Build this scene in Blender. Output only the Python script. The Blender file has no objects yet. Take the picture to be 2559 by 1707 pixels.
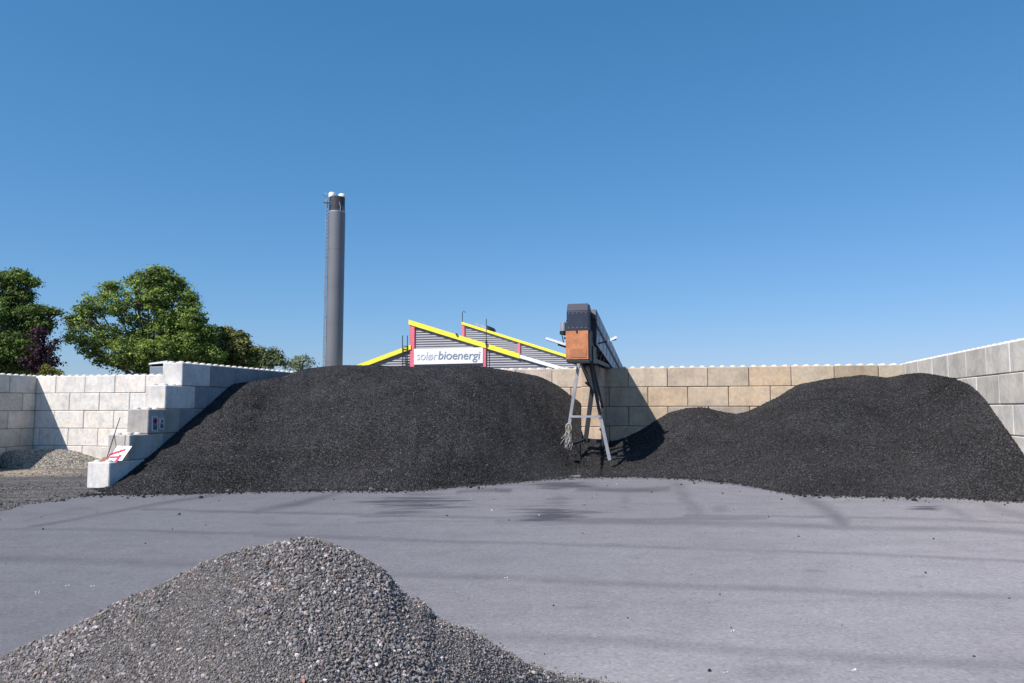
import bpy, math, random
import numpy as np
from mathutils import Vector, Matrix

C = bpy.context.scene.collection
SC = bpy.context.scene
RNG = np.random.default_rng(11)
random.seed(5)

# ------------------------------------------------------------------ camera
F_PX, W_PX, H_PX = 1950.0, 2559.0, 1707.0
CAMZ, PITCH = 2.3, math.radians(4.94)
cam_d = bpy.data.cameras.new("camera"); cam = bpy.data.objects.new("camera", cam_d); C.objects.link(cam)
cam_d.sensor_width = 36.0; cam_d.lens = F_PX / W_PX * 36.0
cam_d.clip_start = 0.1; cam_d.clip_end = 3000
cam.location = (0, 0, CAMZ); cam.rotation_euler = (math.pi/2 + PITCH, 0, 0)
SC.camera = cam

# ------------------------------------------------------------------ world, sun, exposure
SUN_DIR = Vector((0.914, 0.809, -1.40)).normalized()      # the way the light travels
elev = math.asin(-SUN_DIR.z); azim = math.atan2(-SUN_DIR.x, -SUN_DIR.y)
wd = bpy.data.worlds.new("World"); SC.world = wd; wd.use_nodes = True
nt = wd.node_tree; nt.nodes.clear()
sky = nt.nodes.new('ShaderNodeTexSky'); sky.sky_type = 'NISHITA'; sky.sun_disc = False
sky.sun_elevation = elev; sky.sun_rotation = azim % (2*math.pi)
sky.altitude = 0; sky.air_density = 1.0; sky.dust_density = 0.35; sky.ozone_density = 2.4
bg = nt.nodes.new('ShaderNodeBackground'); bg.inputs[1].default_value = 0.115
wo = nt.nodes.new('ShaderNodeOutputWorld')
spx = nt.nodes.new('ShaderNodeSeparateColor'); cbx = nt.nodes.new('ShaderNodeCombineColor')   # deepens the blue, channel by channel
nt.links.new(sky.outputs[0], spx.inputs[0])
for ci_, (gain, power) in enumerate([(0.40, 1.11), (0.975, 0.735), (1.42, 0.72)]):
    pw = nt.nodes.new('ShaderNodeMath'); pw.operation = 'POWER'; pw.inputs[1].default_value = power
    mu = nt.nodes.new('ShaderNodeMath'); mu.operation = 'MULTIPLY'; mu.inputs[1].default_value = gain
    nt.links.new(spx.outputs[ci_], pw.inputs[0]); nt.links.new(pw.outputs[0], mu.inputs[0]); nt.links.new(mu.outputs[0], cbx.inputs[ci_])
nt.links.new(cbx.outputs[0], bg.inputs[0]); nt.links.new(bg.outputs[0], wo.inputs[0])
sl = bpy.data.lights.new("sun", 'SUN'); sl.energy = 5.0; sl.angle = math.radians(0.53); sl.color = (1.0, 0.94, 0.87)
so = bpy.data.objects.new("sun", sl); C.objects.link(so)
so.rotation_euler = SUN_DIR.to_track_quat('-Z', 'Y').to_euler(); so.location = (-20, -20, 40)
SC.view_settings.view_transform = 'Standard'; SC.view_settings.look = 'None'
SC.view_settings.exposure = 0.35; SC.view_settings.gamma = 1.0

# ------------------------------------------------------------------ projection helpers
_c, _s = math.cos(PITCH), math.sin(PITCH)
def ray(px, py):
    a = (px - 1279.5) / F_PX; q = (py - 853.5) / F_PX
    return Vector((a, _c + q*_s, _s - q*_c))
O = Vector((0, 0, CAMZ))
def at(px, py, Y):
    d = ray(px, py); return O + d * (Y / d.y)
GS = 0.010
def gz(x): return GS * max(-30.0, min(30.0, x))
def atg(px, py):
    d = ray(px, py); t = -CAMZ / (d.z - GS*d.x); return O + d*t
def proj(X, Y, Z):
    # numpy: world -> photo pixel
    zc = Y*_c + (Z-CAMZ)*_s; yc = -Y*_s + (Z-CAMZ)*_c
    return 1279.5 + F_PX*X/zc, 853.5 - F_PX*yc/zc

# frame of the storage bays: u along the back wall (to the right), v away from the viewer
AZ = math.radians(13.5)
PR = Vector((14.93, 29.9, 0.0))
U = Vector((math.cos(AZ), -math.sin(AZ), 0)); V = Vector((math.sin(AZ), math.cos(AZ), 0))
def Wp(u, v, z): return PR + U*u + V*v + Vector((0, 0, z))
def hit_plane(px, py, P0, N):
    d = ray(px, py); t = (P0 - O).dot(N) / d.dot(N); return O + d*t
def hit_v(px, py, v): return hit_plane(px, py, PR + V*v, V)
def hit_u(px, py, u): return hit_plane(px, py, PR + U*u, U)
def uv_of(p): q = p - PR; return q.dot(U), q.dot(V), p.z
def puz(px, py, v):
    u, _, z = uv_of(hit_v(px, py, v)); return u, z
ROT_UV = -AZ
U_DIV = -24.86

# ------------------------------------------------------------------ object helpers
def tag(o, label=None, cat=None, group=None, kind=None):
    if label: o['label'] = label
    if cat: o['category'] = cat
    if group: o['group'] = group
    if kind: o['kind'] = kind
    return o
def empty(name, loc, rz=0, **k):
    o = bpy.data.objects.new(name, None); C.objects.link(o)
    o.empty_display_size = 0.3
    o.location = loc; o.rotation_euler = (0, 0, rz); tag(o, **k)
    return o
def world_of(o):
    m = Matrix.LocRotScale(o.location, o.rotation_euler, None)
    return (world_of(o.parent) @ m) if o.parent else m
class MB:
    """collects shapes given in world coordinates"""
    def __init__(s): s.v = []; s.f = []; s.sm = []
    def add(s, vs, fs, smooth=False):
        n = len(s.v); s.v += [tuple(v) for v in vs]; s.f += [tuple(i+n for i in f) for f in fs]; s.sm += [smooth]*len(fs)
    def hexa(s, p):      # p: 8 corners, bottom ring 0-3, top ring 4-7
        s.add(p, [(3,2,1,0),(4,5,6,7),(0,1,5,4),(1,2,6,5),(2,3,7,6),(3,0,4,7)])
    def box(s, c, e, M=None):
        c = Vector(c); p = []
        for z in (-1, 1):
            for x, y in ((-1,-1),(1,-1),(1,1),(-1,1)):
                q = Vector((x*e[0]/2, y*e[1]/2, z*e[2]/2))
                p.append(c + (M @ q if M else q))
        s.hexa(p)
    def uvbox(s, u0, u1, v0, v1, z0, z1):
        s.hexa([Wp(u0,v0,z0),Wp(u1,v0,z0),Wp(u1,v1,z0),Wp(u0,v1,z0),Wp(u0,v0,z1),Wp(u1,v0,z1),Wp(u1,v1,z1),Wp(u0,v1,z1)])
    def prism(s, pts, off):   # polygon (CCW seen from the viewer) extruded along off
        n = len(pts); off = Vector(off)
        a = [Vector(p) for p in pts]; b = [p + off for p in a]
        s.add(a+b, [tuple(range(n)), tuple(range(2*n-1, n-1, -1))] + [(i, i+n, (i+1)%n+n, (i+1)%n) for i in range(n)])
    def bar(s, a, b, w, h=None, up=(0,0,1)):
        a = Vector(a); b = Vector(b); h = h or w
        d = (b-a).normalized(); r = d.cross(Vector(up))
        if r.length < 1e-4: r = d.cross(Vector((1,0,0)))
        r.normalize(); n = r.cross(d).normalized()
        p = []
        for q in (a, b):
            for x, y in ((-1,-1),(1,-1),(1,1),(-1,1)): p.append(q + r*(x*w/2) + n*(y*h/2))
        s.hexa(p)
    def tube(s, path, rad, seg=8, closed=False):
        path = [Vector(p) for p in path]; n = len(path)
        rr = rad if hasattr(rad, '__len__') else [rad]*n
        vs = []; ref = Vector((0.31, 0.17, 0.93))
        for i, p in enumerate(path):
            d = (path[min(i+1, n-1)] - path[max(i-1, 0)]).normalized()
            r = d.cross(ref)
            if r.length < .05: r = d.cross(Vector((1, 0, 0)))
            r.normalize(); q = r.cross(d)
            for k in range(seg):
                a = 2*math.pi*k/seg; vs.append(p + (r*math.cos(a) + q*math.sin(a))*rr[i])
        fs = [(i*seg+k, i*seg+(k+1)%seg, (i+1)*seg+(k+1)%seg, (i+1)*seg+k) for i in range(n-1) for k in range(seg)]
        s.add(vs, fs, True)
        s.add(vs[:seg], [tuple(range(seg))[::-1]]); s.add(vs[-seg:], [tuple(range(seg))])
    def build(s, name, mat, parent=None, bevel=0.0, **k):
        me = bpy.data.meshes.new(name)
        vs = s.v
        if parent is not None:
            inv = world_of(parent).inverted(); vs = [tuple(inv @ Vector(v)) for v in vs]
            loc = (0, 0, 0)
        else:
            a = np.array(vs); loc = ((a[:,0].min()+a[:,0].max())/2, (a[:,1].min()+a[:,1].max())/2, a[:,2].min())
            vs = [(v[0]-loc[0], v[1]-loc[1], v[2]-loc[2]) for v in vs]
        me.from_pydata(vs, [], s.f); me.polygons.foreach_set('use_smooth', s.sm); me.update()
        me.materials.append(mat)
        o = bpy.data.objects.new(name, me); C.objects.link(o); o.parent = parent; o.location = loc
        if bevel:
            b = o.modifiers.new('bevel', 'BEVEL'); b.width = bevel; b.segments = 2; b.limit_method = 'ANGLE'
        tag(o, **k); return o
def mesh_np(name, verts, faces, mat, parent=None, col=None, smooth=False, loc=(0,0,0), **k):
    verts = np.asarray(verts, dtype=np.float32) - np.array(loc, dtype=np.float32)
    faces = np.asarray(faces, dtype=np.int32); n = faces.shape[1]
    me = bpy.data.meshes.new(name)
    me.vertices.add(len(verts)); me.vertices.foreach_set('co', verts.ravel())
    me.loops.add(faces.size); me.loops.foreach_set('vertex_index', faces.ravel())
    me.polygons.add(len(faces)); me.polygons.foreach_set('loop_start', np.arange(0, faces.size, n, dtype=np.int32))
    me.polygons.foreach_set('use_smooth', np.full(len(faces), smooth))
    if col is not None:
        for nm, c in col.items():
            at_ = me.color_attributes.new(nm, 'FLOAT_COLOR', 'POINT')
            c4 = np.ones((len(verts), 4), np.float32); c = np.asarray(c)
            c4[:, :3] = c if c.ndim == 2 else c[:, None]
            at_.data.foreach_set('color', c4.ravel())
    me.update(calc_edges=True); me.validate()
    me.materials.append(mat)
    o = bpy.data.objects.new(name, me); C.objects.link(o); o.location = (0,0,0) if parent is not None else loc
    o.parent = parent
    tag(o, **k); return o
def rand_rot(n):
    q = RNG.normal(size=(n, 4)); q /= np.linalg.norm(q, axis=1)[:, None]
    w, x, y, z = q.T
    return np.stack([np.stack([1-2*(y*y+z*z), 2*(x*y-z*w), 2*(x*z+y*w)], 1),
                     np.stack([2*(x*y+z*w), 1-2*(x*x+z*z), 2*(y*z-x*w)], 1),
                     np.stack([2*(x*z-y*w), 2*(y*z+x*w), 1-2*(x*x+y*y)], 1)], 1)
def scatter(tv, tf, pos, scl, colr, jit=0.25):
    """many small copies of one little template baked in one mesh: verts, faces, colours"""
    n = len(pos); tv = np.asarray(tv, float); tf = np.asarray(tf)
    vs = tv[None] * (1 + RNG.uniform(-jit, jit, (n, len(tv), 1))) * scl[:, None, :]
    vs = np.einsum('nij,nkj->nki', rand_rot(n), vs) + pos[:, None, :]
    fs = tf[None] + (np.arange(n) * len(tv))[:, None, None]
    return vs.reshape(-1, 3), fs.reshape(-1, tf.shape[1]), np.repeat(colr, len(tv), axis=0)
OCT_V = [(1,0,0),(-1,0,0),(0,1,0),(0,-1,0),(0,0,1),(0,0,-1)]
OCT_F = [(0,2,4),(2,1,4),(1,3,4),(3,0,4),(2,0,5),(1,2,5),(3,1,5),(0,3,5)]
g = (1+5**.5)/2
ICO_V = np.array([(-1,g,0),(1,g,0),(-1,-g,0),(1,-g,0),(0,-1,g),(0,1,g),(0,-1,-g),(0,1,-g),(g,0,-1),(g,0,1),(-g,0,-1),(-g,0,1)])/math.sqrt(1+g*g)
ICO_F = [(0,11,5),(0,5,1),(0,1,7),(0,7,10),(0,10,11),(1,5,9),(5,11,4),(11,10,2),(10,7,6),(7,1,8),(3,9,4),(3,4,2),(3,2,6),(3,6,8),(3,8,9),(4,9,5),(2,4,11),(6,2,10),(8,6,7),(9,8,1)]
def vnoise(x, y, scale, seed=0, octaves=3):
    x = np.asarray(x, float)/scale; y = np.asarray(y, float)/scale; out = np.zeros_like(x); amp = 1; tot = 0
    tab = np.random.default_rng(seed).uniform(-1, 1, (256, 256))
    for o in range(octaves):
        xi = np.floor(x).astype(int); yi = np.floor(y).astype(int); fx = x-xi; fy = y-yi
        fx = fx*fx*(3-2*fx); fy = fy*fy*(3-2*fy)
        a = tab[xi % 256, yi % 256]; b = tab[(xi+1) % 256, yi % 256]; c = tab[xi % 256, (yi+1) % 256]; d = tab[(xi+1) % 256, (yi+1) % 256]
        out += amp*((a*(1-fx)+b*fx)*(1-fy) + (c*(1-fx)+d*fx)*fy); tot += amp; amp *= .5; x = x*2+17.3; y = y*2+5.1
    return out/tot

# ------------------------------------------------------------------ materials
class NT:
    def __init__(s, name):
        s.m = bpy.data.materials.new(name); s.m.use_nodes = True; s.t = s.m.node_tree
        s.b = s.t.nodes['Principled BSDF']; s.b.inputs['Roughness'].default_value = 0.8
        s.b.inputs['Specular IOR Level'].default_value = 0.3
    def n(s, typ, **kw):
        x = s.t.nodes.new(typ)
        for k, v in kw.items():
            if k.startswith('i_'): x.inputs[k[2:].replace('_', ' ')].default_value = v
            else: setattr(x, k, v)
        return x
    def l(s, a, b): s.t.links.new(a, b)
    def coord(s, scale=(1,1,1), rot=(0,0,0), out='Object'):
        tc = s.n('ShaderNodeTexCoord'); mp = s.n('ShaderNodeMapping')
        mp.inputs['Scale'].default_value = scale; mp.inputs['Rotation'].default_value = rot
        s.l(tc.outputs[out], mp.inputs[0]); return mp.outputs[0]
    def world(s, scale=(1,1,1), rot=(0,0,0)):
        tc = s.n('ShaderNodeNewGeometry'); mp = s.n('ShaderNodeMapping')
        mp.inputs['Scale'].default_value = scale; mp.inputs['Rotation'].default_value = rot
        s.l(tc.outputs['Position'], mp.inputs[0]); return mp.outputs[0]
    def noise(s, vec, scale, detail=4, rough=0.55):
        x = s.n('ShaderNodeTexNoise'); x.inputs['Scale'].default_value = scale; x.inputs['Detail'].default_value = detail
        x.inputs['Roughness'].default_value = rough; s.l(vec, x.inputs['Vector']); return x.outputs['Fac']
    def ramp(s, fac, stops):
        r = s.n('ShaderNodeValToRGB'); e = r.color_ramp.elements
        while len(e) < len(stops): e.new(0.5)
        for i, (p, c) in enumerate(stops):
            e[i].position = p; e[i].color = (c, c, c, 1) if not hasattr(c, '__len__') else (*c, 1)
        s.l(fac, r.inputs[0]); return r.outputs[0]
    def mix(s, fac, a, b, typ='MIX'):
        x = s.n('ShaderNodeMix', data_type='RGBA', blend_type=typ)
        for i, v in ((0, fac), (6, a), (7, b)):
            if hasattr(v, 'links') or hasattr(v, 'is_linked'): s.l(v, x.inputs[i])
            elif i == 0: x.inputs[i].default_value = v
            else: x.inputs[i].default_value = (*v, 1) if len(v) == 3 else v
        return x.outputs[2]
    def bump(s, h, strength=0.4, dist=0.02, chain=None):
        x = s.n('ShaderNodeBump'); x.inputs['Strength'].default_value = strength; x.inputs['Distance'].default_value = dist
        s.l(h, x.inputs['Height'])
        if chain is not None: s.l(chain, x.inputs['Normal'])
        return x.outputs[0]
    def col(s, c): s.l(c, s.b.inputs['Base Color'])
    def nor(s, c): s.l(c, s.b.inputs['Normal'])
    def attr(s, name): x = s.n('ShaderNodeAttribute', attribute_name=name); return x.outputs['Color']

def plain(name, c, rough=0.6, metal=0.0, var=0.12, sc=3.0, spec=0.4):
    t = NT(name); t.b.inputs['Roughness'].default_value = rough; t.b.inputs['Metallic'].default_value = metal
    t.b.inputs['Specular IOR Level'].default_value = spec
    v = t.world(); n = t.noise(v, sc, 5)
    lo = tuple(x*(1-var) for x in c); hi = tuple(min(1, x*(1+var)) for x in c)
    t.col(t.ramp(n, [(0.3, lo), (0.7, hi)])); t.nor(t.bump(t.noise(v, 30, 3), 0.12, 0.01))
    return t.m

# cast concrete, tinted by each block's own object colour
t = NT('cast_concrete'); oi = t.n('ShaderNodeObjectInfo')
tc = t.n('ShaderNodeTexCoord'); ad = t.n('ShaderNodeVectorMath', operation='ADD'); sca = t.n('ShaderNodeVectorMath', operation='SCALE')
comb = t.n('ShaderNodeCombineXYZ'); t.l(oi.outputs['Random'], comb.inputs[0]); t.l(oi.outputs['Random'], comb.inputs[1]); t.l(oi.outputs['Random'], comb.inputs[2])
t.l(comb.outputs[0], sca.inputs[0]); sca.inputs['Scale'].default_value = 57.0
t.l(tc.outputs['Object'], ad.inputs[0]); t.l(sca.outputs[0], ad.inputs[1]); vec = ad.outputs[0]
big = t.noise(vec, 1.6, 5, 0.6); med = t.noise(vec, 7, 5, 0.65)
mp = t.n('ShaderNodeMapping'); mp.inputs['Scale'].default_value = (5, 5, 0.7); t.l(vec, mp.inputs[0])
drip = t.noise(mp.outputs[0], 1.5, 4, 0.6)
c = t.mix(1.0, oi.outputs['Color'], t.ramp(big, [(0.28, 0.66), (0.5, 0.86), (0.75, 0.96)]), 'MULTIPLY')
c = t.mix(1.0, c, t.ramp(med, [(0.3, 0.86), (0.62, 1.04)]), 'MULTIPLY')
c = t.mix(1.0, c, t.ramp(drip, [(0.25, 0.86), (0.5, 1.0)]), 'MULTIPLY')
st2 = t.noise(vec, 2.6, 6, 0.7)
c = t.mix(1.0, c, t.ramp(st2, [(0.30, (1.0, 0.93, 0.82)), (0.48, (1, 1, 1)), (0.66, (0.86, 0.87, 0.90))]), 'MULTIPLY')
# small holes
vo = t.n('ShaderNodeTexVoronoi'); vo.inputs['Scale'].default_value = 9; t.l(vec, vo.inputs['Vector'])
c = t.mix(1.0, c, t.ramp(vo.outputs['Distance'], [(0.03, 0.45), (0.09, 1.0)]), 'MULTIPLY')
t.col(c); t.b.inputs['Roughness'].default_value = 0.9
t.nor(t.bump(t.noise(vec, 45, 4, 0.7), 0.35, 0.008, t.bump(big, 0.35, 0.03)))
M_CONC = t.m
M_JOINT = plain('light_stop_dark', (0.10, 0.09, 0.08), 0.95, 0, var=0.3, sc=5)  # for the added light-blocking cores inside the walls
M_STUD = plain('sunlit_stud_concrete', (0.60, 0.56, 0.51), 0.9, 0, var=0.2, sc=5)  # sunlit brightness of the stud tops put into the colour

# dusty yard asphalt: base tone paler towards the near right, painted-in tyre tracks (attribute), loose soil on the left
t = NT('dusty_asphalt'); wv = t.world(); ws = t.world((0.10, 1.3, 1), (0, 0, math.radians(-1.5)))
n1 = t.noise(ws, 1.0, 5, 0.6); n2 = t.noise(wv, 0.22, 4, 0.5); n3 = t.noise(wv, 26, 4, 0.75)
du = t.n('ShaderNodeAttribute', attribute_name='tone_and_dust'); sd = t.n('ShaderNodeSeparateColor'); t.l(du.outputs['Color'], sd.inputs[0])
base = t.mix(sd.outputs[0], (0.147, 0.146, 0.160), (0.258, 0.250, 0.262))  # red: broad tone gradient put into the base colour
base = t.mix(sd.outputs[1], base, (0.270, 0.250, 0.262))           # dry pale dust drifts
base = t.mix(1.0, base, t.ramp(n2, [(0.3, (0.97, 0.93, 0.95)), (0.7, (1.04, 1.05, 1.04))]), 'MULTIPLY')
base = t.mix(1.0, base, t.ramp(n1, [(0.28, 0.90), (0.46, 0.99), (0.7, 1.02)]), 'MULTIPLY')
base = t.mix(1.0, base, t.ramp(t.noise(wv, 1.6, 6, 0.7), [(0.3, 0.90), (0.5, 1.0), (0.7, 1.07)]), 'MULTIPLY')
base = t.mix(1.0, base, t.ramp(n3, [(0.25, 0.86), (0.6, 1.05)]), 'MULTIPLY')
scr = t.noise(t.world((0.55, 7.0, 1), (0, 0, math.radians(2))), 1.6, 6, 0.7)      # thin scrapes
base = t.mix(1.0, base, t.ramp(scr, [(0.30, 0.80), (0.36, 1.0), (0.66, 1.0), (0.72, 1.10)]), 'MULTIPLY')
scr2 = t.noise(t.world((1, 1, 1)), 3.1, 8, 0.8)
base = t.mix(1.0, base, t.ramp(scr2, [(0.31, 0.72), (0.36, 1.0)]), 'MULTIPLY')
vg = t.n('ShaderNodeTexVoronoi'); vg.inputs['Scale'].default_value = 34; t.l(wv, vg.inputs['Vector'])   # fine chippings bedded in the asphalt
sv = t.n('ShaderNodeSeparateColor'); t.l(vg.outputs['Color'], sv.inputs[0])
base = t.mix(1.0, base, t.ramp(sv.outputs[0], [(0.05, 0.82), (0.3, 0.98), (0.85, 1.0), (1.0, 1.18)]), 'MULTIPLY')
at_ = t.n('ShaderNodeAttribute', attribute_name='marks'); sp = t.n('ShaderNodeSeparateColor'); t.l(at_.outputs['Color'], sp.inputs[0])
base = t.mix(sp.outputs[0], base, (0.055, 0.051, 0.065))           # red: tyre tracks and damp patches
soil = t.ramp(t.noise(wv, 7, 6, 0.75), [(0.32, (0.050, 0.047, 0.049)), (0.52, (0.11, 0.104, 0.104)), (0.72, (0.20, 0.185, 0.17))])
strk = t.noise(t.world((0.25, 2.6, 1), (0, 0, math.radians(7))), 1.3, 5, 0.65)
soil = t.mix(1.0, soil, t.ramp(strk, [(0.38, 0.6), (0.6, 1.25)]), 'MULTIPLY')
base = t.mix(sp.outputs[1], base, soil)                             # green: loose soil
base = t.mix(sp.outputs[2], base, (0.42, 0.34, 0.25))               # blue: sandy rim
t.col(base); t.b.inputs['Roughness'].default_value = 0.95; t.b.inputs['Specular IOR Level'].default_value = 0.2
t.nor(t.bump(n3, 0.35, 0.02, t.bump(n1, 0.3, 0.05)))
M_GROUND = t.m

def grainy(name, lo, hi, sc1, sc2, use_attr=False):
    t = NT(name); wv = t.world()
    vo = t.n('ShaderNodeTexVoronoi'); vo.inputs['Scale'].default_value = sc1; t.l(wv, vo.inputs['Vector'])
    n = t.noise(wv, sc2, 5, 0.7)
    sep = t.n('ShaderNodeSeparateColor'); t.l(vo.outputs['Color'], sep.inputs[0])
    c = t.ramp(sep.outputs[0], [(0.1, lo), (0.9, hi)])
    c = t.mix(1.0, c, t.ramp(n, [(0.3, 0.75), (0.7, 1.2)]), 'MULTIPLY')
    t.col(c); t.b.inputs['Roughness'].default_value = 0.75
    t.nor(t.bump(vo.outputs['Distance'], 0.9, 0.05)); return t.m
M_CHAR = grainy('char_fines', (0.016, 0.016, 0.018), (0.06, 0.059, 0.064), 22, 1.2)
M_GRAV = grainy('gravel_fines', (0.10, 0.094, 0.092), (0.29, 0.27, 0.262), 90, 3.0)
M_TANG = grainy('pale_gravel', (0.10, 0.09, 0.075), (0.38, 0.34, 0.29), 14, 2.0)
t = NT('grain_stones'); t.col(t.attr('tone')); t.b.inputs['Roughness'].default_value = 0.85; t.b.inputs['Specular IOR Level'].default_value = 0.2
M_GRAIN = t.m

def leafm(name, tr=0.3):
    t = NT(name); a = t.attr('tone'); t.col(a); t.b.inputs['Roughness'].default_value = 0.55
    t.b.inputs['Specular IOR Level'].default_value = 0.25
    tl = t.n('ShaderNodeBsdfTranslucent'); mx = t.n('ShaderNodeMixShader'); mx.inputs[0].default_value = tr
    t.l(a, tl.inputs[0]); t.l(t.b.outputs[0], mx.inputs[1]); t.l(tl.outputs[0], mx.inputs[2])
    t.l(mx.outputs[0], t.t.nodes['Material Output'].inputs[0]); return t.m
M_LEAF = leafm('leaves')
M_BARK = plain('bark', (0.11, 0.085, 0.065), 0.9, var=0.3, sc=6)
M_STEEL = plain('galvanised_steel', (0.36, 0.37, 0.40), 0.5, 0.5, var=0.18)
M_DSTEEL = plain('dark_steel', (0.03, 0.032, 0.04), 0.55, 0.2, var=0.3)
M_HOOD = plain('slate_blue_sheet_metal', (0.026, 0.034, 0.058), 0.5, 0.1, var=0.15)
M_HOODTOP = plain('slate_grey_sheet_metal', (0.052, 0.053, 0.072), 0.45, 0.1, var=0.1)
M_RUST = plain('faded_orange_rubber', (0.50, 0.20, 0.095), 0.85, 0, var=0.22, sc=4)
M_RUSTD = plain('scuffed_orange_rubber', (0.40, 0.165, 0.085), 0.9, 0, var=0.2, sc=9)
M_PANEL = plain('weathered_grey_sheet_metal', (0.30, 0.35, 0.41), 0.5, 0.15, var=0.2, sc=2.5)
M_WHITE = plain('white_paint', (0.80, 0.80, 0.79), 0.5, 0, var=0.05)
M_YEL = plain('yellow_fascia_paint', (0.86, 0.76, 0.07), 0.5, 0, var=0.05)
M_PINK = plain('faded_red_paint', (0.72, 0.16, 0.21), 0.5, 0, var=0.08)
M_RED = plain('red_spray_paint', (0.70, 0.03, 0.10), 0.5, 0, var=0.1)
M_BLACK = plain('black_plastic', (0.012, 0.012, 0.014), 0.5, 0, var=0.1)
M_ROPE = plain('frayed_rope', (0.36, 0.33, 0.28), 0.95, 0, var=0.35, sc=20)
M_CHIM = plain('grey_painted_steel', (0.165, 0.17, 0.188), 0.55, 0.1, var=0.06, sc=0.6)
M_CHIMD = plain('soot_dark_steel', (0.05, 0.052, 0.065), 0.6, 0.1, var=0.35, sc=3)
M_CAP = plain('bleached_cap_paint', (0.75, 0.72, 0.68), 0.6, 0, var=0.1)
M_NOTICE = plain('faded_notice_plate', (0.22, 0.26, 0.34), 0.5, 0, var=0.1)
M_BINB = plain('blue_grey_plastic', (0.26, 0.30, 0.34), 0.5, 0, var=0.1)
M_BINL = plain('pale_grey_plastic_lid', (0.42, 0.45, 0.52), 0.5, 0, var=0.1)
M_TXT1 = plain('pale_grey_letters', (0.56, 0.56, 0.60), 0.5, 0, var=0.02)
M_TXT2 = plain('slate_blue_letters', (0.22, 0.27, 0.37), 0.5, 0, var=0.02)
# ribbed cladding
t = NT('ribbed_grey_cladding'); wv = t.world()
w = t.n('ShaderNodeTexWave', wave_type='BANDS', bands_direction='Z', wave_profile='SIN'); w.inputs['Scale'].default_value = 1.7
w.inputs['Distortion'].default_value = 0; t.l(wv, w.inputs['Vector'])
c = t.ramp(w.outputs['Fac'], [(0.05, (0.17, 0.17, 0.19)), (0.30, (0.27, 0.27, 0.30)), (0.9, (0.30, 0.30, 0.335))])
c = t.mix(1.0, c, t.ramp(t.noise(wv, 0.5, 3), [(0.3, 0.9), (0.7, 1.08)]), 'MULTIPLY')
t.col(c); t.b.inputs['Roughness'].default_value = 0.5; t.nor(t.bump(w.outputs['Fac'], 0.8, 0.06)); M_CLAD = t.m

# ------------------------------------------------------------------ ground
def seg_mask(px, py, pts, wid):
    best = np.full(px.shape, 1e9)
    for (x0, y0), (x1, y1) in zip(pts[:-1], pts[1:]):
        dx, dy = x1-x0, y1-y0; tt = np.clip(((px-x0)*dx+(py-y0)*dy)/(dx*dx+dy*dy), 0, 1)
        best = np.minimum(best, np.hypot(px-x0-tt*dx, py-y0-tt*dy))
    return np.clip(1.25 - best/wid, 0, 1)**1.0
xs = np.concatenate([[-900,-300,-100,-50,-35,-26], np.arange(-19, 17, 0.075), [20,26,35,50,100,300,900]])
ys = np.concatenate([[-200,-50,-10,0,2], np.arange(4, 14, 0.06), np.arange(14, 34, 0.085), [36,40,60,100,300,900]])
GX, GY = np.meshgrid(xs, ys); GZ = GS*np.clip(GX, -30, 30)
inner = (GX > -22) & (GX < 17.5) & (GY > 3) & (GY < 34)
GZ = GZ + np.where(inner, 0.012*vnoise(GX, GY, 1.7, 3), 0)
PX, PY = proj(GX, np.maximum(GY, 0.5), GZ)
wob = vnoise(GX, GY*1.0, 2.2, 8, 4)
ppx = PX + 26*wob; ppy = PY + 3.0*vnoise(GX, GY, 0.9, 21, 4)
tracks = [
 ([(69,1318),(268,1283),(383,1262),(555,1234)], 5, .45), ([(360,1274),(632,1279),(900,1285)], 3.5, .42),
 ([(651,1278),(760,1254),(861,1230)], 8, .55), ([(-60,1325),(214,1322),(421,1328),(689,1335),(900,1343),(1100,1350)], 4, .30),
 ([(-80,1396),(153,1400),(383,1410),(536,1412)], 11, .26), ([(-80,1540),(90,1532),(240,1525)], 16, .12),
 ([(640,1338),(900,1346),(1198,1354),(1538,1365),(1900,1377),(2200,1386),(2600,1406)], 5, .30),
 ([(985,1435),(1325,1448),(1580,1460),(1900,1471),(2175,1483),(2559,1490)], 9, .26),
 ([(1198,1592),(1538,1601),(1751,1618),(2065,1640),(2321,1655),(2600,1668)], 16, .26),
 ([(900,1286),(1283,1295),(1538,1299),(1900,1295)], 5, .42), ([(1230,1302),(1700,1306),(2029,1315),(2211,1321),(2412,1321),(2600,1336)], 8, .40),
 ([(1700,1290),(1919,1290),(2138,1293),(2394,1301),(2600,1308)], 4, .36), ([(900,1306),(1100,1302),(1300,1300)], 3, .3),
 ([(1138,1229),(1200,1225),(1270,1226)], 6, .6), ([(1453,1222),(1560,1224),(1678,1222)], 8, .62),
 ([(1695,1200),(1712,1245),(1733,1298)], 20, .30), ([(1694,1196),(1700,1235),(1708,1290)], 4, .35),
 ([(2010,1243),(2060,1275),(2113,1312)], 17, .50), ([(2200,1238),(2340,1255),(2420,1295)], 12, .22), ([(2470,1265),(2600,1300)], 12, .25),
 ([(60,1300),(180,1272),(230,1270)], 5, .22), ([(1420,1520),(1500,1516)], 4, .2), ([(2010,1425),(2060,1428)], 3, .3), ([(2280,1440),(2310,1441)], 3, .35),
 ([(1990,1385),(2200,1355),(2500,1362)], 9, .10)]
blobs = [((1036,1254),(98,15),.85), ((998,1282),(80,8),.65), ((1060,1235),(50,5),.4), ((1405,1214),(68,8),.85), ((1376,1290),(80,17),.9), ((1453,1280),(62,5),.55),
 ((1398,1250),(26,20),.35), ((2321,1269),(38,6),.9), ((1919,1673),(80,16),.24), ((1562,1255),(14,20),.25), ((700,1312),(50,4),.25), ((1800,1270),(20,8),.25)]
mR = np.zeros_like(GX)
brk = np.clip(0.85 + 0.5*vnoise(GX, GY, 1.1, 31, 3), .25, 1.1)
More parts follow.
